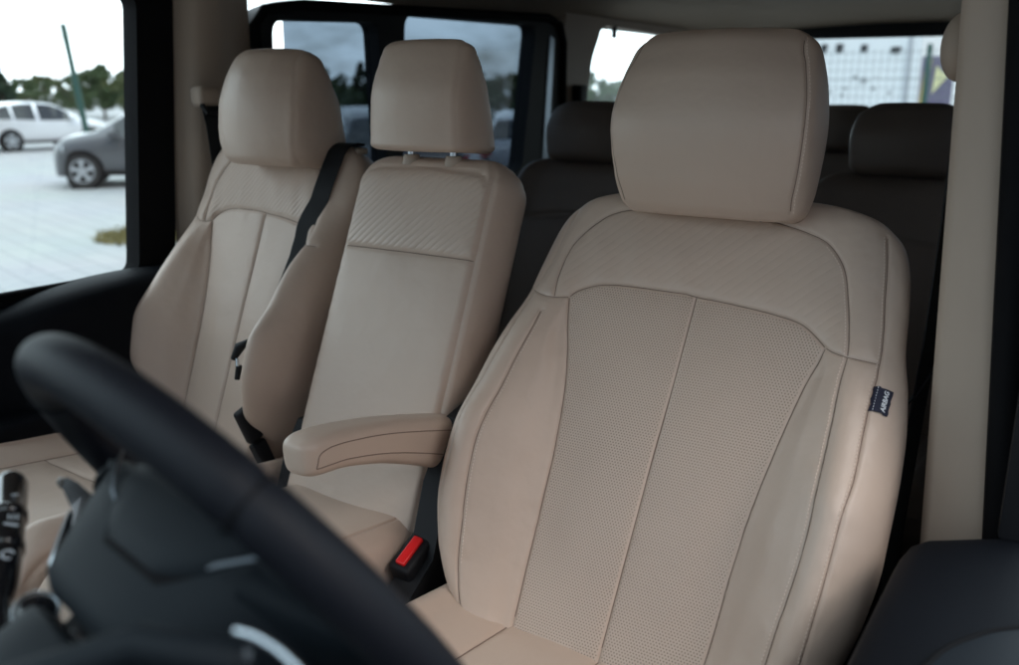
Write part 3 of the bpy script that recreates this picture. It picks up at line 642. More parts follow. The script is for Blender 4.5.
c = np.array(WL(-.082, .045, -.113)); nn_ = (CAMP-c)/np.linalg.norm(CAMP-c)+np.array([0, 0, .9]); nn_ /= np.linalg.norm(nn_); e_a = np.cross(nn_, [0, 1, 0]); e_a /= np.linalg.norm(e_a); e_b = np.cross(nn_, e_a)
dial = MB().rows([[tuple(c+nn_*h+(e_a*math.cos(t)+e_b*math.sin(t))*r) for t in [2*math.pi*k/40 for k in range(40)]] for r, h in ((.014, -.03), (.014, -.002), (.0125, .0), (.008, .002))]).build('rotary_switch', M['gloss'], sc_, angle=40)
MB().tube([tuple(c+(e_a*math.cos(t)+e_b*math.sin(t))*.0142) for t in [2*math.pi*k/48 for k in range(48)]], .0010, 8, True).build('chrome_ring', M['chrome'], dial)

# ---------------------------------------------------------------- the van round the seats
van = thing('van_body', 'cream lined van cabin with black door trims, pillars, roof lining and windows around the seats', 'van', (-.45, .8, .6))
XR, XL = -1.30, .40
MB().box((-1.42, -1.1, .50), (.50, 3.3, .62), .02).build('floor', M['carpet'], van)
# roof lining: a shallow vault with coved edges
def vault(y, lift=0.):
    s = [(-1.335, 2.02), (-1.31, 2.045), (-1.26, 2.07), (-1.15, 2.10), (-.95, 2.125), (-.45, 2.14), (.05, 2.125), (.25, 2.10), (.36, 2.07), (.40, 2.045), (.425, 2.02)]
    s = catmull(np.array(s), 4); e = max(0., (y-2.75)/.45); d = .065*e*e
    return [(x, y, z-d*min(1, (z-2.02)/.05)+lift) for x, z in s]
ys = list(np.linspace(-1.25, 3.2, 42)); mb = MB(); r1 = [vault(y) for y in ys]; r2 = [vault(y, .05) for y in ys]
mb.rows(r1, False, False); mb.rows(r2, False, False)
for A_, B_ in ((r1[0], r2[0]), (r1[-1], r2[-1])): mb.rows([A_, B_], False, False)
mb.build('headliner', M['lining'], van)
# windscreen, its pillars, dashboard behind the camera
mb = MB(); mb.add([(-1.24, -1.22, 2.03), (.34, -1.22, 2.03), (.42, -2.1, 1.36), (-1.32, -2.1, 1.36), (-1.24, -1.225, 2.035), (.34, -1.225, 2.035), (.42, -2.105, 1.365), (-1.32, -2.105, 1.365)], [(0, 1, 2, 3), (7, 6, 5, 4), (0, 4, 5, 1), (1, 5, 6, 2), (2, 6, 7, 3), (3, 7, 4, 0)])
mb.build('windscreen', M['screen'], van, False)
mb = MB(); mb.tube([(-1.28, -1.18, 2.05), (-1.37, -2.15, 1.34)], .045, 12, up=(1, 0, 0)); mb.build('front_pillar', M['black'], van)
mb = MB(); mb.tube([(.36, -1.18, 2.06), (.43, -2.15, 1.36)], .04, 12, up=(1, 0, 0)); mb.build('front_pillar', M['black'], van)
mb = MB(); prof = [(-2.1, .7), (-2.1, 1.34), (-1.9, 1.36), (-1.55, 1.33), (-1.36, 1.30), (-1.30, 1.24), (-1.32, 1.0), (-1.45, .7)]
mb.rows([[(x, y, z) for y, z in prof] for x in (-1.34, .40)]); mb.build('dashboard', M['door'], van)
# passenger door: black frame round a clear pane, thick inner trim below
pd = MB().plate([rounded([(-1.75, .62), (.015, .62), (.015, 1.40), (.075, 2.03), (-1.0, 2.03), (-1.75, 1.45)], .03), rounded([(-1.62, 1.372), (-.085, 1.372), (-.022, 1.975), (-1.0, 1.975), (-1.62, 1.44)], .03)], 0, -1.375, -1.325).build('passenger_door', M['rubber'], van, angle=30)
MB().plate([rect(-1.64, 1.36, .01, 1.985)], 0, -1.352, -1.348).build('window_glass', M['clear'], pd, False)
MB().tube([(-1.322, -1.6, 1.376), (-1.322, -.12, 1.376)], .006, 8).build('weatherstrip', M['rubber'], pd)
mb = MB(); rows = []
for y, t, zt in ((-1.7, .05, 1.33), (-.62, .05, 1.335), (-.50, .055, 1.338), (-.42, .075, 1.35), (-.36, .10, 1.366), (-.30, .115, 1.378), (-.2, .12, 1.386), (-.1, .115, 1.388), (-.03, .105, 1.385), (.0, .09, 1.37)):
    rows.append([(-1.335, y, .66), (-1.335, y, zt-.003), (-1.335+.35*t, y, zt), (-1.335+.7*t, y, zt-.004), (-1.335+.92*t, y, zt-.016), (-1.335+t, y, zt-.04), (-1.335+t+.01, y, zt-.14), (-1.335+t, y, 1.1), (-1.335+t*.8, y, 1.06), (-1.335+t*.8, y, .66)])
rows = [list(map(tuple, q)) for q in np.stack([catmull(np.array([r_[k] for r_ in rows]), 5) for k in range(10)], 1)]
dp = mb.rows(rows).build('door_trim', M['door'], pd, angle=60)
MB().box((-1.32, -1.1, 1.10), (-1.19, -.25, 1.155), .02, 3).build('armrest', M['door'], pd)
MB().box((-1.325, -.74, 1.352), (-1.30, -.58, 1.366), .005, 2).build('lock_surround', M['gloss'], pd)
MB().tube([(-1.31, -.45, 1.36), (-1.31, -.45, 1.372)], .006, 10).build('lock_button', M['gloss'], pd)
# centre pillar on the passenger side, with the upper belt guide
mb = MB(); mb.rows([[(-1.34, .025+.05*max(0, (z-1.4)/.6), z), (-1.285, .032+.05*max(0, (z-1.4)/.6), z), (-1.268, .05+.05*max(0, (z-1.4)/.6), z), (-1.262, .105+.04*max(0, (z-1.4)/.6), z), (-1.275, .17, z), (-1.30, .262, z), (-1.34, .262, z)] for z in (.62, 1.0, 1.3, 1.5, 1.7, 1.9, 2.03)])
mb.build('centre_pillar', M['trim'], van, angle=50)
# sliding door with two privacy panes, the front one slid open a little
sl = MB().plate([rounded([(.262, .66), (1.745, .66), (1.745, 2.005), (1.66, 2.046), (.40, 2.0), (.262, 1.955)], .06), rounded([(.305, 1.50), (.735, 1.50), (.716, 1.962), (.328, 1.945)], .035), rounded([(.800, 1.50), (1.455, 1.50), (1.545, 2.000), (.832, 1.990)], .04)], 0, -1.350, -1.290).build('sliding_door', M['black'], van, angle=30)
MB().plate([rounded([(.395, 1.48), (.755, 1.48), (.735, 1.975), (.400, 1.96)], .02)], 0, -1.333, -1.328).build('window_glass', M['tinted'], sl, False)
MB().plate([rounded([(.78, 1.48), (1.47, 1.48), (1.565, 2.01), (.81, 2.0)], .02)], 0, -1.333, -1.328).build('window_glass', M['tinted'], sl, False)
MB().tube([(-1.285, .268, 1.2), (-1.285, .268, 1.93), (-1.285, .30, 1.965), (-1.285, .42, 1.985), (-1.285, 1.62, 2.03), (-1.285, 1.70, 2.01), (-1.285, 1.728, 1.95), (-1.285, 1.728, 1.2)], .014, 10).build('door_seal', M['rubber'], sl)
MB().plate([[(1.555, 1.2), (1.60, 1.2), (1.665, 1.96), (1.635, 1.97)]], 0, -1.290, -1.286).build('metal_strip', mat('grey_metal_strip', (.25, .29, .34), .3, .8), sl, False)
MB().box((-1.29, .3, .7), (-1.25, 1.7, 1.4), .02).build('door_trim', M['trim'], sl)
# rear side wall with the quarter window
rw = MB().plate([rect(1.75, .62, 3.22, 2.06), rounded([(1.885, 1.60), (3.02, 1.60), (3.02, 2.012), (2.07, 2.030), (2.03, 2.02), (1.955, 1.90)], .03)], 0, -1.345, -1.288).build('rear_side_wall', M['trim'], van, angle=30)
MB().plate([rect(1.86, 1.58, 3.05, 2.04)], 0, -1.338, -1.334).build('quarter_window', M['rearglass'], rw, False)
mb = MB()
for y in (2.13, 2.66): MB().box((-1.300, y, 1.985), (-1.284, y+.02, 2.035), .003).build('clip', M['black'], rw)
MB().box((-1.30, 1.80, 1.70), (-1.25, 1.86, 1.80), .012, 3).build('belt_guide', M['black'], rw)
# tailgate with its window, black band at the top
tg = MB().plate([rect(-1.34, .62, .44, 2.075), rounded([(-1.16, 1.50), (.26, 1.50), (.22, 2.009), (-1.12, 2.018)], .05)], 1, 3.20, 3.26).build('tailgate', M['black'], van, angle=30)
MB().plate([rect(-1.18, 1.48, .28, 2.03)], 1, 3.225, 3.23).build('window_glass', M['rearglass'], tg, False)
MB().box((-1.3, 3.12, .7), (.4, 3.19, 1.46), .03).build('tailgate_trim', M['trim'], tg)
# driver's side: rear wall with privacy panes, centre pillar, door below the open window
lw = MB().plate([rect(.10, .62, 3.22, 2.06), rounded(rect(.32, 1.50, 1.60, 1.98), .05), rounded(rect(1.93, 1.55, 3.0, 1.98), .05)], 0, .405, .46).build('driver_side_wall', M['trim'], van, angle=30)
MB().plate([rect(.30, 1.48, 1.62, 2.0)], 0, .44, .444).build('window_glass', M['tinted'], lw, False)
MB().plate([rect(1.91, 1.53, 3.02, 2.0)], 0, .44, .444).build('window_glass', M['tinted'], lw, False)
def bp(z): t = (z-1.22)/.65; return .349-.028*t, .430-.052*t
rows = []
for z in (.62, 1.0, 1.22, 1.4, 1.55, 1.7, 1.87, 2.05):
    xi, xo = bp(z); rows.append([(xi+.004, -.085, z), (xi+.016, -.098, z), (xo, -.102, z), (xo+.03, -.06, z), (xo+.03, .13, z), (xi+.03, .13, z), (xi+.006, .06, z), (xi, -.06, z)])
rows = [list(map(tuple, q)) for q in np.stack([catmull(np.array([r_[k] for r_ in rows]), 5) for k in range(8)], 1)]
cp = MB().rows(rows).build('centre_pillar', M['trim'], van, angle=45)
mb = MB(); mb.tube([(bp(z)[1]+.016, -.112, z) for z in np.linspace(.7, 2.05, 16)], .0155, 12, flat=1.2); mb.build('door_seal', M['rubber'], van)
mb = MB(); mb.box((.445, -.17, 1.26), (.485, -.02, 2.06), .008); mb.box((.43, -1.3, 2.035), (.48, -.05, 2.085), .01); mb.build('door_frame', M['black'], van)
rows = []
for y, zt in ((-1.6, 1.262), (-1.2, 1.262), (-.8, 1.262), (-.5, 1.262), (-.38, 1.265), (-.29, 1.267), (-.24, 1.263), (-.215, 1.252), (-.20, 1.232), (-.195, 1.19)):
    r_ = [(.40, y, .66), (.352, y, .70), (.348, y, zt-.16), (.352, y, zt-.05), (.356, y, zt-.022), (.364, y, zt-.007), (.380, y, zt), (.43, y, zt+.001), (.51, y, zt-.001), (.515, y, zt-.02), (.515, y, .66)]
    k = min(1., max(0., (y+.7)/.42)); rows.append([(x, yy+.72*max(0, x-.362)*k, z) for x, yy, z in r_])
rows = [list(map(tuple, q)) for q in np.stack([catmull(np.array([r_[k] for r_ in rows]), 5) for k in range(11)], 1)]
ddo = MB().rows(rows).build('driver_door', M['door'], van, angle=60)
edge = catmull(np.array([(.40, -1.5), (.402, -.9), (.408, -.62), (.426, -.478), (.455, -.412), (.487, -.374), (.54, -.335)]), 6)
MB().tube([(x, y, 1.267) for x, y in edge], .0035, 10).build('weatherstrip', M['rubber'], ddo)
mb = MB(); mb.plate([[tuple(q) for q in edge]+[(.56, -.33), (.56, -1.5)]], 2, 1.15, 1.2685); mb.build('outer_skin', mat('dark_grey_paint', (.005, .008, .012), .55, 0., spec=.2), ddo, False)
MB().box((.30, -1.2, .66), (.36, -.3, 1.02), .02, 3).build('door_pocket', M['door'], ddo)

# ---------------------------------------------------------------- belts and buckles
b1 = thing('seat_belt', 'black shoulder belt running down the front of the passenger seat from its top edge', 'seat belt', (-.75, .0, 1.6))
line = catmull(np.array([(.232, .705), (.234, .69), (.232, .655), (.224, .60), (.212, .54), (.198, .48), (.182, .42), (.165, .36), (.150, .30)]), 6); pts = []; nr_ = []
for s, v in line: p, n_ = surf_at(P2, N2, S2, V2, s, v, .007); pts.append(p); nr_.append(n_)
back = np.array(pts[0])+np.array([-.0, .05, -.01]); pts = [back]+pts; nr_ = [np.array([0, .2, 1])]+nr_
pts = np.array(pts); pts[1:-1] = (pts[:-2]+2*pts[1:-1]+pts[2:])/4
tn = np.gradient(pts, axis=0); side = (1, .12, .0)
MB().ribbon([tuple(p) for p in pts], .044, side, .0016).build('webbing', M['belt'], b1, angle=60)
p, n_ = surf_at(P2, N2, S2, V2, .262, .680, .004); MB().box((p[0]-.012, p[1]-.012, p[2]-.012), (p[0]+.012, p[1]+.02, p[2]+.002), .006, 3).build('belt_slot', M['trim'], b1)
b2 = thing('seat_belt', 'black belt hanging from a cream guide on the pillar behind the passenger headrest', 'seat belt', (-1.22, .06, 1.75))
mb = MB(); mb.box((-1.265, .045, 1.738), (-1.222, .105, 1.785), .016, 4); mb.build('belt_guide', M['trim'], b2)
MB().ribbon([(-1.236, .075, 1.755), (-1.222, .07, 1.735), (-1.216, .073, 1.70), (-1.214, .08, 1.6), (-1.214, .09, 1.4), (-1.22, .12, 1.05)], .05, (0, 1, 0), .002).build('webbing', M['belt'], b2)
MB().tube([(-1.225, .048, 1.744), (-1.213, .05, 1.728), (-1.211, .09, 1.724), (-1.222, .108, 1.742)], .006, 10).build('belt_loop', M['black'], b2)
b3 = thing('seat_belt', 'black belt hanging beside the cream pillar behind the driver seat', 'seat belt', (.32, .0, 1.8))
mb = MB(); bm_ = bmesh.new(); bmesh.ops.create_uvsphere(bm_, u_segments=24, v_segments=14, radius=1)
for v_ in bm_.verts: v_.co = Vector((.318+.024*v_.co.x, .0+.035*v_.co.y, 1.825+.042*v_.co.z))
mb.bm(bm_); mb.build('guide_cover', M['trim'], b3)
MB().ribbon([(.326, .01, 1.79), (.327, .01, 1.74), (.326, .015, 1.6), (.322, .02, 1.45), (.315, .02, 1.32), (.30, .03, 1.0)], .046, (.25, 1, 0), .002).build('webbing', M['belt'], b3)
MB().ribbon([(.338, .0, 1.42), (.318, .0, 1.375), (.304, .0, 1.352), (.298, -.0, 1.31)], .02, (0, 1, .3), .002).build('loose_webbing', M['belt'], b3)
bk = thing('belt_buckle', 'black belt buckle with a bright red release button beside the driver seat', 'belt buckle', (-.33, -.30, .95))
ang = R(-30)
Mb = Matrix.Translation((-.337, -.318, 1.076)) @ Matrix.Rotation(R(26), 4, 'X') @ Matrix.Rotation(R(6), 4, 'Y')
mb = MB(); mb.box((-.019, -.037, -.20), (.021, .047, -.002), .008, 3, Mb); bko = mb.build('housing', M['black'], bk)
MB().box((-.008, -.028, -.006), (.009, .026, .004), .003, 3, Mb).build('release_button', M['red'], bk)
MB().box((-.014, -.018, -.24), (.010, .018, -.12), .004, 2, Mb).build('stalk', M['black'], bk)
pb = thing('belt_buckle', 'slim black belt buckle between the passenger seat bolster and its centre panel', 'belt buckle', (-.73, -.33, 1.1))
Mp = Matrix.Translation((-0.8316, -0.2260, 1.1832)) @ Matrix.Rotation(R(20), 4, 'X') @ Matrix.Rotation(R(-4), 4, 'Y')
MB().box((-.011, -.017, -.075), (.011, .017, .0), .009, 4, Mp).build('housing', M['black'], pb)
MB().box((-.010, -.016, -.22), (.010, .016, -.08), .004, 2, Mp).build('stalk', M['black'], pb)
pt = thing('belt_tongue', 'small black belt tongue with a bright metal edge beside the passenger seat bolster', 'belt tongue', (-0.8220, -0.2307, 1.2992))
MB().tube([(-0.8402, -0.2264, 1.2832), (-0.8252, -0.2221, 1.3078), (-0.8081, -0.2146, 1.3206)], [.006, .010, .004], 10).build('grip', M['black'], pt)
MB().tube([(-0.8295, -0.2307, 1.2457), (-0.8231, -0.2286, 1.2724)], [.005, .006], 8).build('webbing_loop', M['belt'], pt)
MB().tube([(-0.8252, -0.2307, 1.2724), (-0.8274, -0.2286, 1.2864)], [.0035, .003], 8).build('metal_edge', M['chrome'], pt)
pc = thing('belt_buckle', 'black buckle stalk standing between the passenger seat bolster and the cream armrest', 'belt buckle', (-.70, -.22, 1.0))
MB().rows([[(x-.016, y-.02, z), (x+.016, y-.02, z), (x+.016, y+.02, z), (x-.016, y+.02, z)] for x, y, z in ((-.70, -.25, .95), (-.695, -.24, 1.05), (-.685, -.215, 1.14), (-.675, -.19, 1.19))]).build('stalk', M['black'], pc)
CLOUD = (6.7, 7.8, 8.3, 1)
# ---------------------------------------------------------------- outside: ground, parked cars, trees, fence, white building
def paving():
    m = mat('pale_paving', (.46, .47, .47), .8); nt = m.node_tree; b = nt.nodes['Principled BSDF']; tc = nt.nodes.new('ShaderNodeTexCoord')
    mp = nt.nodes.new('ShaderNodeMapping'); mp.inputs['Rotation'].default_value = (0, 0, R(14)); nt.links.new(tc.outputs['Object'], mp.inputs[0])
    br = nt.nodes.new('ShaderNodeTexBrick'); br.inputs['Scale'].default_value = 1; br.inputs['Brick Width'].default_value = .9; br.inputs['Row Height'].default_value = .28; br.inputs['Mortar Size'].default_value = .012
    br.inputs['Color1'].default_value = (.31, .32, .325, 1); br.inputs['Color2'].default_value = (.345, .35, .35, 1); br.inputs['Mortar'].default_value = (.235, .245, .25, 1); nt.links.new(mp.outputs[0], br.inputs[0])
    n = nt.nodes.new('ShaderNodeTexNoise'); n.inputs['Scale'].default_value = .5; n.inputs['Detail'].default_value = 6; nt.links.new(tc.outputs['Object'], n.inputs[0])
    mx = nt.nodes.new('ShaderNodeMix'); mx.data_type = 'RGBA'; mx.blend_type = 'MULTIPLY'; mx.inputs[0].default_value = .18; nt.links.new(br.outputs[0], mx.inputs[6]); nt.links.new(n.outputs['Color'], mx.inputs[7]); nt.links.new(mx.outputs[2], b.inputs['Base Color'])
    return m
tag(mesh_obj('ground', [(-900, -900, 0), (900, -900, 0), (900, 900, 0), (-900, 900, 0)], [(0, 1, 2, 3)], paving(), None, False), kind='structure')
dark_strip = mat('added_strip_dark', (.045, .046, .048), .85, bump=(60, .4, .01, 'noise'), vary=.25)
tag(mesh_obj('added_dark_strip', [(.75, -40, .004), (7.5, -40, .004), (7.5, 40, .004), (.75, 40, .004)], [(0, 1, 2, 3)], dark_strip, None, False), kind='structure')  # unseen dark strip, added to keep ground bounce low on the driver's side
# grass patch in the paving
gm = mat('dry_grass', (.17, .15, .055), .9, vary=.3); mb = MB()
for i in range(900):
    t = random.random()*2*math.pi; r_ = math.sqrt(random.random()); x = -9.62+math.cos(t)*r_*.62+random.gauss(0, .06); y = 5.75+math.sin(t)*r_*.85; h = random.uniform(.05, .16); a = random.random()*6.28; w = .02
    mb.add([(x-math.cos(a)*w, y-math.sin(a)*w, 0), (x+math.cos(a)*w, y+math.sin(a)*w, 0), (x+random.gauss(0, .05), y+random.gauss(0, .05), h)], [(0, 1, 2)])
tag(mb.build('grass', gm, None, False), kind='stuff')

def car_paint(n, c): return mat(n, c, .28, .35, coat=.7)
M['tyre'] = mat('tyre_rubber', (.02, .02, .021), .8); M['alloy'] = mat('alloy_rim', (.55, .57, .6), .3, .8); M['carglass'] = mat('car_window', (.015, .02, .024), .06, 0, coat=.3); M['lamp'] = mat('lamp_lens', (.75, .8, .85), .1, .3, coat=.5); M['lampred'] = mat('tail_lens', (.4, .02, .02), .15)
def make_car(label, loc, yaw, paint, kind='hatch', group='parked cars outside the van', sc=1., snub=1.):
    """car pointing along +x in its own frame, then turned by yaw; z = 0 on the ground"""
    car = thing('parked_car', label, 'car', loc, group)
    cy, sy = math.cos(yaw)*sc, math.sin(yaw)*sc
    def T(p):
        x = p[0] if p[0] < 1.5 else 1.5+(p[0]-1.5)*snub
        return (loc[0]+x*cy-p[1]*sy, loc[1]+x*sy+p[1]*cy, loc[2]+p[2]*sc)
    H = 1.0 if kind == 'hatch' else 1.07
    top = table([-2.1, -2.04, -1.9, -1.55, -1.1, -.5, .1, .45, .75, 1.05, 1.4, 1.8, 2.02, 2.12], [.78*H, .98*H, 1.08*H, 1.36*H, 1.45*H, 1.49*H, 1.46*H, 1.36*H, 1.19*H, 1.02*H, .95*H, .86*H, .74*H, .6*H])
    belt = table([-2.1, -1.6, 0, 1.0, 2.12], [.95*H, .98*H, .92*H, .90*H, .7*H]); hw = table([-2.1, -1.9, -1, 0, 1, 1.8, 2.05, 2.12], [.66, .80, .88, .90, .88, .82, .68, .56])
    xs = np.linspace(-2.1, 2.12, 110); rows = []; nk = 0
    for x in xs:
        t = float(top(x)); bl = min(float(belt(x)), t-.035); w = float(hw(x)); cab = max(0., min(1, (t-bl-.04)/.35)); wr = w-.02-.20*cab
        r_ = [(w-.08, .22), (w-.015, .30), (w, .5), (w, .68*H if bl > .72*H else bl-.06), (w-.015, bl), (wr+.5*(w-.02-wr), bl+.5*(t-.05-bl)), (wr, t-.05), (wr-.05, t-.012), (wr-.15, t), (0, t+.012)]
        rows.append([(x, a, z) for a, z in r_]+[(x, -a, z) for a, z in r_[-2::-1]])
    A_ = np.array(rows); nc = A_.shape[1]; body = MB(); gl = {'side_window': MB(), 'side_window_': MB(), 'windscreen': MB(), 'rear_window': MB()}
    def cell(i, k, mb_): mb_.add([T(A_[i, k]), T(A_[i, k+1]), T(A_[i+1, k+1]), T(A_[i+1, k])], [(0, 1, 2, 3)])
    for i in range(len(xs)-1):
        x = (xs[i]+xs[i+1])/2
        for k in range(nc-1):
            kk = min(k, nc-2-k); tgt = body
            if kk in (4, 5) and -1.62 < x < .72 and not (-.42 < x < -.33 or -1.18 < x < -1.1) and top(x)-belt(x) > .16: tgt = gl['side_window' if k < nc/2-1 else 'side_window_']
            elif kk in (7, 8) and .42 < x < 1.02: tgt = gl['windscreen']
            elif kk in (7, 8) and -1.92 < x < -1.52: tgt = gl['rear_window']
            cell(i, k, tgt)
    body.add([T(p) for p in A_[0]], [tuple(range(nc))]); body.add([T(p) for p in A_[-1]], [tuple(range(nc))[::-1]]); body.add([T(p) for p in (A_[0, 0], A_[-1, 0], A_[-1, -1], A_[0, -1])], [(0, 1, 2, 3)])
    def weld(mb_, name, m_, par):
        o = mb_.build(name, m_, par); bm = bmesh.new(); bm.from_mesh(o.data); bmesh.ops.remove_doubles(bm, verts=bm.verts, dist=1e-5); bmesh.ops.recalc_face_normals(bm, faces=bm.faces)
        for f in bm.faces: f.smooth = True
        bm.to_mesh(o.data); bm.free(); return o
    bo = weld(body, 'body', paint, car)
    for k, g_ in gl.items(): weld(g_, k.rstrip('_'), M['carglass'], car)
    for wx in (-1.30, 1.32):
        for sd in (-1, 1):
            def ring(prof): return [[T((wx+math.cos(2*math.pi*k/28)*r, sd*(y), .32+math.sin(2*math.pi*k/28)*r)) for k in range(28)] for r, y in prof]
            MB().rows(ring([(.375, .80), (.375, .904), (.33, .906)])).build('wheel_arch', M['rubber'], car)
            w_ = MB().rows(ring([(.20, .70), (.30, .71), (.32, .74), (.32, .885), (.30, .912), (.215, .916), (.21, .90)])).build('wheel', M['tyre'], car)
            mb_ = MB().rows(ring([(.212, .86), (.214, .918), (.195, .918), (.19, .895)])); mb_.rows(ring([(.06, .88), (.06, .922), (.02, .926)]))
            for q in range(5):
                a = 2*math.pi*q/5+.3; ca, sa = math.cos(a), math.sin(a); n_ = (-sa, ca)
                f4 = [(r*ca+n_[0]*h, r*sa+n_[1]*h) for r, h in ((.04, .03), (.2, .045), (.2, -.045), (.04, -.03))]
                mb_.rows([[T((wx+px_, sd*y, .32+pz)) for px_, pz in f4] for y in (.895, .92)])
            mb_.build('rim', M['alloy'], w_)
    for sd in (-1, 1):
        MB().rows([[T((x, sd*y, z)) for x, y, z in q] for q in ([(1.72, .84, .66*H), (1.70, .84, .78*H), (1.98, .73, .62*H)], [(2.03, .66, .62*H), (1.95, .66, .76*H), (2.09, .52, .58*H)])]).build('headlight', M['lamp'], car)
        MB().rows([[T((x, sd*y, z)) for x, y, z in q] for q in ([(-1.86, .825, .80*H), (-1.84, .825, .98*H), (-2.06, .70, .9*H)], [(-2.04, .75, .80*H), (-2.02, .75, .98*H), (-2.10, .6, .88*H)])]).build('tail_light', M['lampred'], car)
        MB().rows([[T((x, sd*y, z)) for x, z in ((.62, .92*H), (.80, .92*H), (.83, 1.0*H), (.64, 1.04*H))] for y in (.90, 1.04)]).build('wing_mirror', paint, car)
        for q0, q1, zz in ((-.05, .14, .80), (-1.0, -.82, .82)): mb_ = MB(); mb_.box((q0, sd*.9-.012, zz*H), (q1, sd*.9+.012, (zz+.03)*H)); mb_.v = [T(v) for v in mb_.v]; mb_.build('door_handle', paint, car)
        mb_ = MB(); mb_.box((-1.0, sd*.9-.02, .24), (1.0, sd*.9+.004, .31), .01); mb_.v = [T(v) for v in mb_.v]; mb_.build('sill', M['rubber'], car)
    return car
white = car_paint('white_car_paint', (.72, .74, .77)); grey = car_paint('grey_car_paint', (.10, .105, .115)); dark = car_paint('dark_car_paint', (.03, .035, .045)); red = car_paint('red_car_paint', (.4, .05, .04)); silver = car_paint('silver_car_paint', (.4, .42, .45))
def face(px, D):  # heading helpers: direction of sight towards the left of the van
    pass
make_car('white hatchback side on in the car park, next to the front of the grey car', (-29.0, 14.95, 0), R(90), white)
make_car('dark grey car cut off by the black door pillar, nearest to the passenger window', (-15.75, 10.15, 0), R(-128), grey, 'hatch', sc=1.04, snub=.5)
make_car('dark car seen dimly through the tinted sliding door panes, behind the middle headrest', (-8.2, 8.4, 0), R(140), dark, 'tall')
make_car('silver car seen dimly through the tinted sliding door pane right of the middle headrest', (-8.0, 12.2, 0), R(120), silver)
make_car('dark blue car parked in the far row beyond the white hatchback', (-36, 27, 0), R(30), dark)
make_car('red car far off above the roof of the white hatchback', (-46, 21.5, 0), R(40), red)
make_car('small white car far off at the left end of the tree row', (-52, 16.5, 0), R(30), white)

leafm = [mat('leaf_green', (.05, .085, .03), .7, vary=.35), mat('spruce_green', (.025, .05, .028), .75, vary=.3), mat('olive_leaf', (.08, .10, .035), .7, vary=.3)]
bark = mat('bark', (.09, .065, .045), .9, bump=(20, .5, .02, 'noise'))
def make_tree(label, loc, h, w, kind=0):
    t = thing('tree' if kind != 1 else 'spruce_tree', label, 'tree', loc, 'trees along the edge of the car park'); x0, y0 = loc[:2]
    mb = MB(); mb.tube([(x0, y0, 0), (x0+.05*h*.2, y0, h*.35), (x0, y0+.02*h, h*.8)], [h*.03, h*.02, h*.006], 8)
    for k in range(7):
        a = random.random()*6.28; z = h*random.uniform(.25, .6); mb.tube([(x0, y0, z), (x0+math.cos(a)*w*.3, y0+math.sin(a)*w*.3, z+h*.15)], [h*.01, h*.003], 6)
    mb.build('trunk', bark, t); mb = MB(); cl = []
    if kind == 1:
        for k in range(60):
            f = k/60; r_ = w*.5*(1-f)**.8*random.uniform(.6, 1.05); a = random.random()*6.28; cl.append((x0+math.cos(a)*r_*.7, y0+math.sin(a)*r_*.7, h*(.12+.88*f), .09*h*(1.1-f)))
    else:
        for k in range(64):
            a = random.random()*6.28; f = random.random(); r_ = w*.5*math.sqrt(random.random())*math.sin(math.pi*(.2+.75*f)); cl.append((x0+math.cos(a)*r_, y0+math.sin(a)*r_, h*(.22+.72*f), .085*h*random.uniform(.7, 1.3)))
    for cx, cy_, cz, cr in cl:
        for k in range(60):
            d = Vector((random.gauss(0, 1), random.gauss(0, 1), random.gauss(0, .8))).normalized()*cr*random.uniform(.5, 1.1); p = Vector((cx, cy_, cz))+d; s_ = h*random.uniform(.02, .042)
            e1 = Vector((random.gauss(0, 1), random.gauss(0, 1), random.gauss(0, 1))).normalized()*s_; e2 = e1.orthogonal().normalized()*s_*.7; mb.add([p-e1, p+e2, p+e1, p-e2], [(0, 1, 2, 3)])
    mb.build('crown', leafm[kind], t, False); return t
def polar(px, D):  # ground point that lies D metres away in the compass direction px degrees left of the van's own rearward axis
    return (.508-math.sin(R(px))*D, -1.29+math.cos(R(px))*D, 0)
for az, D, h, w, k, lab in ((66.5, 62, 4.2, 4.5, 0, 'broad leafy tree at the left edge of the passenger window'), (62.6, 62, 4.0, 2.4, 1, 'dark pointed spruce standing above the white hatchback'), (60.6, 80, 3.6, 6, 2, 'low olive green tree right of the dark spruce'),
    (57.6, 70, 4.3, 5, 0, 'rounded green tree behind the green post'), (55.4, 66, 4.4, 5, 2, 'olive green tree between the green post and the door pillar'), (53.6, 70, 4.2, 5, 0, 'green tree just beside the black door pillar'), (64.6, 90, 3.4, 6, 0, 'low tree far off, left of the spruce'),
    (46, 45, 2.9, 7, 0, 'tree seen through the front tinted pane, between two headrests'), (43, 40, 3.0, 2.4, 1, 'pointed spruce seen through the tinted pane beside the middle headrest'), (40, 50, 2.8, 8, 0, 'wide tree hidden mostly by the middle headrest'), (36.5, 40, 2.7, 9, 0, 'wide tree seen through the tinted pane right of the middle headrest'),
    (33.6, 40, 2.6, 6, 2, 'low tree at the right end of the tinted pane'), (29.3, 60, 3.1, 7, 0, 'tree seen through the clear quarter window above the brown headrest'), (26.8, 64, 2.7, 6, 2, 'low tree at the right of the clear quarter window')):
    make_tree(lab, polar(az, D), h*(.86 if az > 50 else 1), w, k)
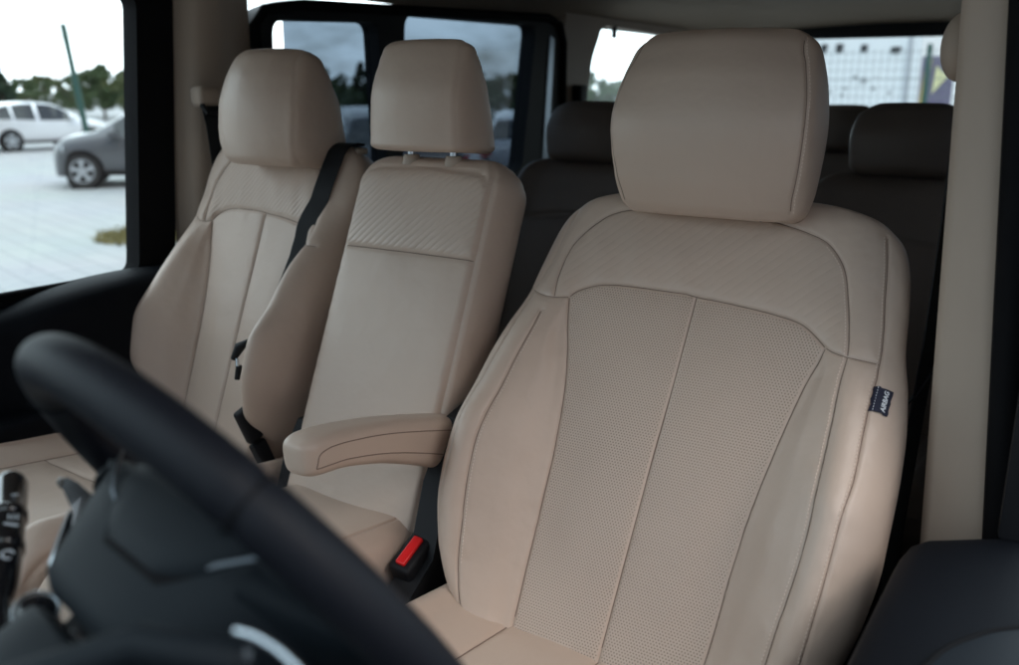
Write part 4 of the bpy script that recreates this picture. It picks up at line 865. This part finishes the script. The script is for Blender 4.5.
for az, D, h, w, lab in ((65.6, 75, 2.9, 7, 'broad low bush behind the spruce and the white car'), (61.6, 74, 2.8, 7, 'low bush right behind the white hatchback roof'), (58.9, 78, 3.1, 7, 'broad bush directly behind the green post'), (56.3, 76, 3.3, 7, 'broad bush between the two rounded trees by the door pillar'), (44.5, 38, 2.3, 7, 'low bush behind the tinted pane, left of the pointed spruce'), (38.2, 36, 2.3, 8, 'low bush hidden mostly by the middle headrest'), (28.0, 58, 2.5, 7, 'low bush in the middle of the clear quarter window')):
    make_tree(lab, polar(az, D), h, w, 0)
green = mat('green_post_paint', (.010, .065, .052), .5)
p0 = polar(58.5, 26); p1 = polar(59.2, 26); gp = thing('metal_post', 'thin dark green leaning post above the parked cars', 'post', p0)
MB().tube([(p0[0], p0[1], 0), (p1[0], p1[1], 3.36)], .075, 10).build('pole', green, gp); MB().tube([(p1[0], p1[1], 3.36), (p1[0], p1[1], 3.44)], [.085, .05], 10).build('cap', green, gp)

# white wall with rows of openings, fence and poster behind the tailgate window
wb = thing('white_building', 'plain white wall with a row of small dark openings seen through the rear window', 'building', (-6, 24, 0))
whitew = mat('white_wall_paint', (.78, .79, .80), .6, vary=.03); dkm = mat('dark_opening', (.03, .03, .035), .6); ochre = mat('ochre_mark', (.45, .30, .10), .7)
# wall plane at y = 24: right edge near x = -4.0
def wpt(px, py):
    return px, py
MB().box((-9.3, 24, 0), (-4.12, 30, 5.2), .02).build('wall', whitew, wb, False)
MB().box((-4.45, 23.96, 0), (-4.36, 23.995, 5.2)).build('corner_strip', mat('pale_grey_strip', (.42, .43, .46), .6), wb, False)
for i, (x, z, w, h) in enumerate(((-7.56, 2.94, .17, .2), (-6.98, 2.92, .17, .2), (-6.52, 2.90, .18, .22), (-6.12, 2.90, .20, .22), (-5.50, 2.88, .18, .18), (-4.72, 2.82, .26, .16))):
    MB().plate([rounded([(x-w/2, z-h/2), (x+w*.3, z-h/2), (x+w/2, z+h/2), (x-w/2, z+h/2)], .05)], 1, 23.97, 23.995).build('opening', dkm, wb, False)
for x, z, w in ((-7.4, 3.36, .42), (-6.65, 3.36, .16)): MB().box((x-w/2, 23.97, z-.1), (x+w/2, 23.995, z+.1)).build('ochre_mark', ochre, wb, False)
MB().box((-8.4, 23.965, 2.33), (-6.85, 23.99, 2.41)).build('rail', dkm, wb, False)
MB().tube([(-8.02, 23.96, 4.2), (-8.06, 23.96, 2.9), (-8.16, 23.96, 2.7), (-8.4, 23.96, 2.6)], .05, 8).build('drain_pipe', dkm, wb)
mb = MB()
for k in range(26):
    x = random.uniform(-8.3, -4.7); z = random.uniform(1.55, 2.2); s_ = random.uniform(.03, .07); mb.add([(x-s_, 23.985, z-s_*.6), (x+s_, 23.985, z-s_*.3), (x+s_*.5, 23.985, z+s_), (x-s_*.7, 23.985, z+s_*.4)], [(0, 1, 2, 3)])
mb.build('chipped_patch', mat('grey_chipped_plaster', (.22, .22, .23), .8), wb, False)
fx0, fx1, fy = -9.5, 1.5, 17.0
fe = thing('mesh_fence', 'thin wire mesh fence in front of the white wall behind the van', 'fence', (-4, fy, 0)); wire = mat('grey_wire', (.16, .18, .18), .5, .5); mb = MB()
for x in np.arange(fx0, fx1, .13): mb.tube([(x, fy, .1), (x, fy, 2.55)], .0042, 4)
for z in list(np.arange(.1, 2.6, .16)): mb.tube([(fx0, fy-.006, z), (fx1, fy-.006, z)], .0042, 4)
for z in (1.45, 2.02): mb.tube([(fx0, fy-.01, z), (fx1, fy-.01, z)], .008, 4)
mb.build('wire_panel', wire, fe)
for x in (-5.6, -2.70, -.1): MB().box((x-.04, fy-.06, 0), (x+.04, fy+.02, 2.62)).build('fence_post', green, fe, False)
po = thing('poster_board', 'colourful board of purple with a yellow triangle behind the green fence post', 'poster', (-3, 20, 0))
MB().box((-3.36, 20, .6), (-2.72, 20.06, 2.52)).build('board', mat('purple_print', (.13, .11, .18), .6, vary=.4), po, False)
ylw = mat('yellow_print', (.58, .44, .14), .6); pale = mat('pale_yellow_print', (.70, .66, .36), .6)
MB().plate([[(-3.35, 1.2), (-3.22, 1.2), (-3.16, 2.47), (-3.27, 2.47)]], 1, 19.985, 19.995).build('yellow_band', ylw, po, False)
MB().plate([[(-3.10, 1.75), (-2.82, 2.10), (-3.06, 2.32)]], 1, 19.985, 19.995).build('yellow_triangle', pale, po, False)
b_ = thing('blue_screen', 'pale blue panel standing right of the purple board beyond the fence', 'panel', (-2, 21, 0)); MB().box((-2.72, 21, .4), (-.4, 21.06, 2.45)).build('panel', mat('pale_blue_sheet', (.45, .56, .70), .5, vary=.1), b_, False)

# ---------------------------------------------------------------- sky, sun, camera
w = bpy.data.worlds.new('World'); SC.world = w; w.use_nodes = True; nt = w.node_tree; bg = nt.nodes['Background']
SUN_EL, SUN_AZ = 47, 102
sky = nt.nodes.new('ShaderNodeTexSky'); sky.sky_type = 'NISHITA'; sky.sun_disc = False; sky.sun_elevation = R(SUN_EL); sky.sun_rotation = R(SUN_AZ); sky.dust_density = 2.0; sky.air_density = 1.0
tc = nt.nodes.new('ShaderNodeTexCoord'); mp = nt.nodes.new('ShaderNodeMapping'); mp.inputs['Scale'].default_value = (1, 1, 2.6); nt.links.new(tc.outputs['Generated'], mp.inputs[0])
nz = nt.nodes.new('ShaderNodeTexNoise'); nz.inputs['Scale'].default_value = 3.4; nz.inputs['Detail'].default_value = 9; nz.inputs['Roughness'].default_value = .6; nt.links.new(mp.outputs[0], nz.inputs['Vector'])
cr = nt.nodes.new('ShaderNodeMapRange'); cr.interpolation_type = 'SMOOTHSTEP'; cr.inputs[1].default_value = .36; cr.inputs[2].default_value = .58; nt.links.new(nz.outputs['Fac'], cr.inputs[0])
hs = nt.nodes.new('ShaderNodeMix'); hs.data_type = 'RGBA'; nt.links.new(cr.outputs[0], hs.inputs[0]); nt.links.new(sky.outputs[0], hs.inputs[6]); 
sun_h = (-.85, .35, .9)  # the clouds are brightest overhead and on the passenger side
dt = nt.nodes.new('ShaderNodeVectorMath'); dt.operation = 'DOT_PRODUCT'; nt.links.new(tc.outputs['Generated'], dt.inputs[0]); dt.inputs[1].default_value = sun_h
dr = nt.nodes.new('ShaderNodeMapRange'); dr.interpolation_type = 'SMOOTHSTEP'; dr.inputs[1].default_value = -.6; dr.inputs[2].default_value = .9; dr.inputs[3].default_value = .05; dr.inputs[4].default_value = 2.4; nt.links.new(dt.outputs['Value'], dr.inputs[0])
cs = nt.nodes.new('ShaderNodeVectorMath'); cs.operation = 'SCALE'; cs.inputs[0].default_value = CLOUD[:3]; nt.links.new(dr.outputs[0], cs.inputs['Scale']); nt.links.new(cs.outputs['Vector'], hs.inputs[7])
nt.links.new(hs.outputs[2], bg.inputs[0]); bg.inputs[1].default_value = .12
sl_ = bpy.data.lights.new('sun', 'SUN'); sl_.energy = .42; sl_.angle = R(26); sl_.color = (1, .95, .90); so = link(bpy.data.objects.new('sun', sl_))
az = R(SUN_AZ); el = R(SUN_EL); so.rotation_euler = Vector((-math.sin(az)*math.cos(el), -math.cos(az)*math.cos(el), -math.sin(el))).to_track_quat('-Z', 'Y').to_euler(); so.location = (0, 0, 8)

cd = bpy.data.cameras.new('camera'); cam = link(bpy.data.objects.new('camera', cd)); SC.camera = cam
cam.location = (.508, -1.29, 1.77); th = R(34); pt_ = math.atan(239.5/900)
d = Vector((-math.sin(th)*math.cos(pt_), math.cos(th)*math.cos(pt_), -math.sin(pt_))); cam.rotation_euler = d.to_track_quat('-Z', 'Y').to_euler()
cd.sensor_width = 36; cd.lens = 36*900/1019; cd.clip_start = .02; cd.clip_end = 3000
cd.dof.use_dof = True; cd.dof.focus_distance = 1.33; cd.dof.aperture_fstop = 3.4
vs_ = SC.view_settings; vs_.view_transform = 'Standard'; vs_.look = 'None'; vs_.gamma = 1; vs_.exposure = .85
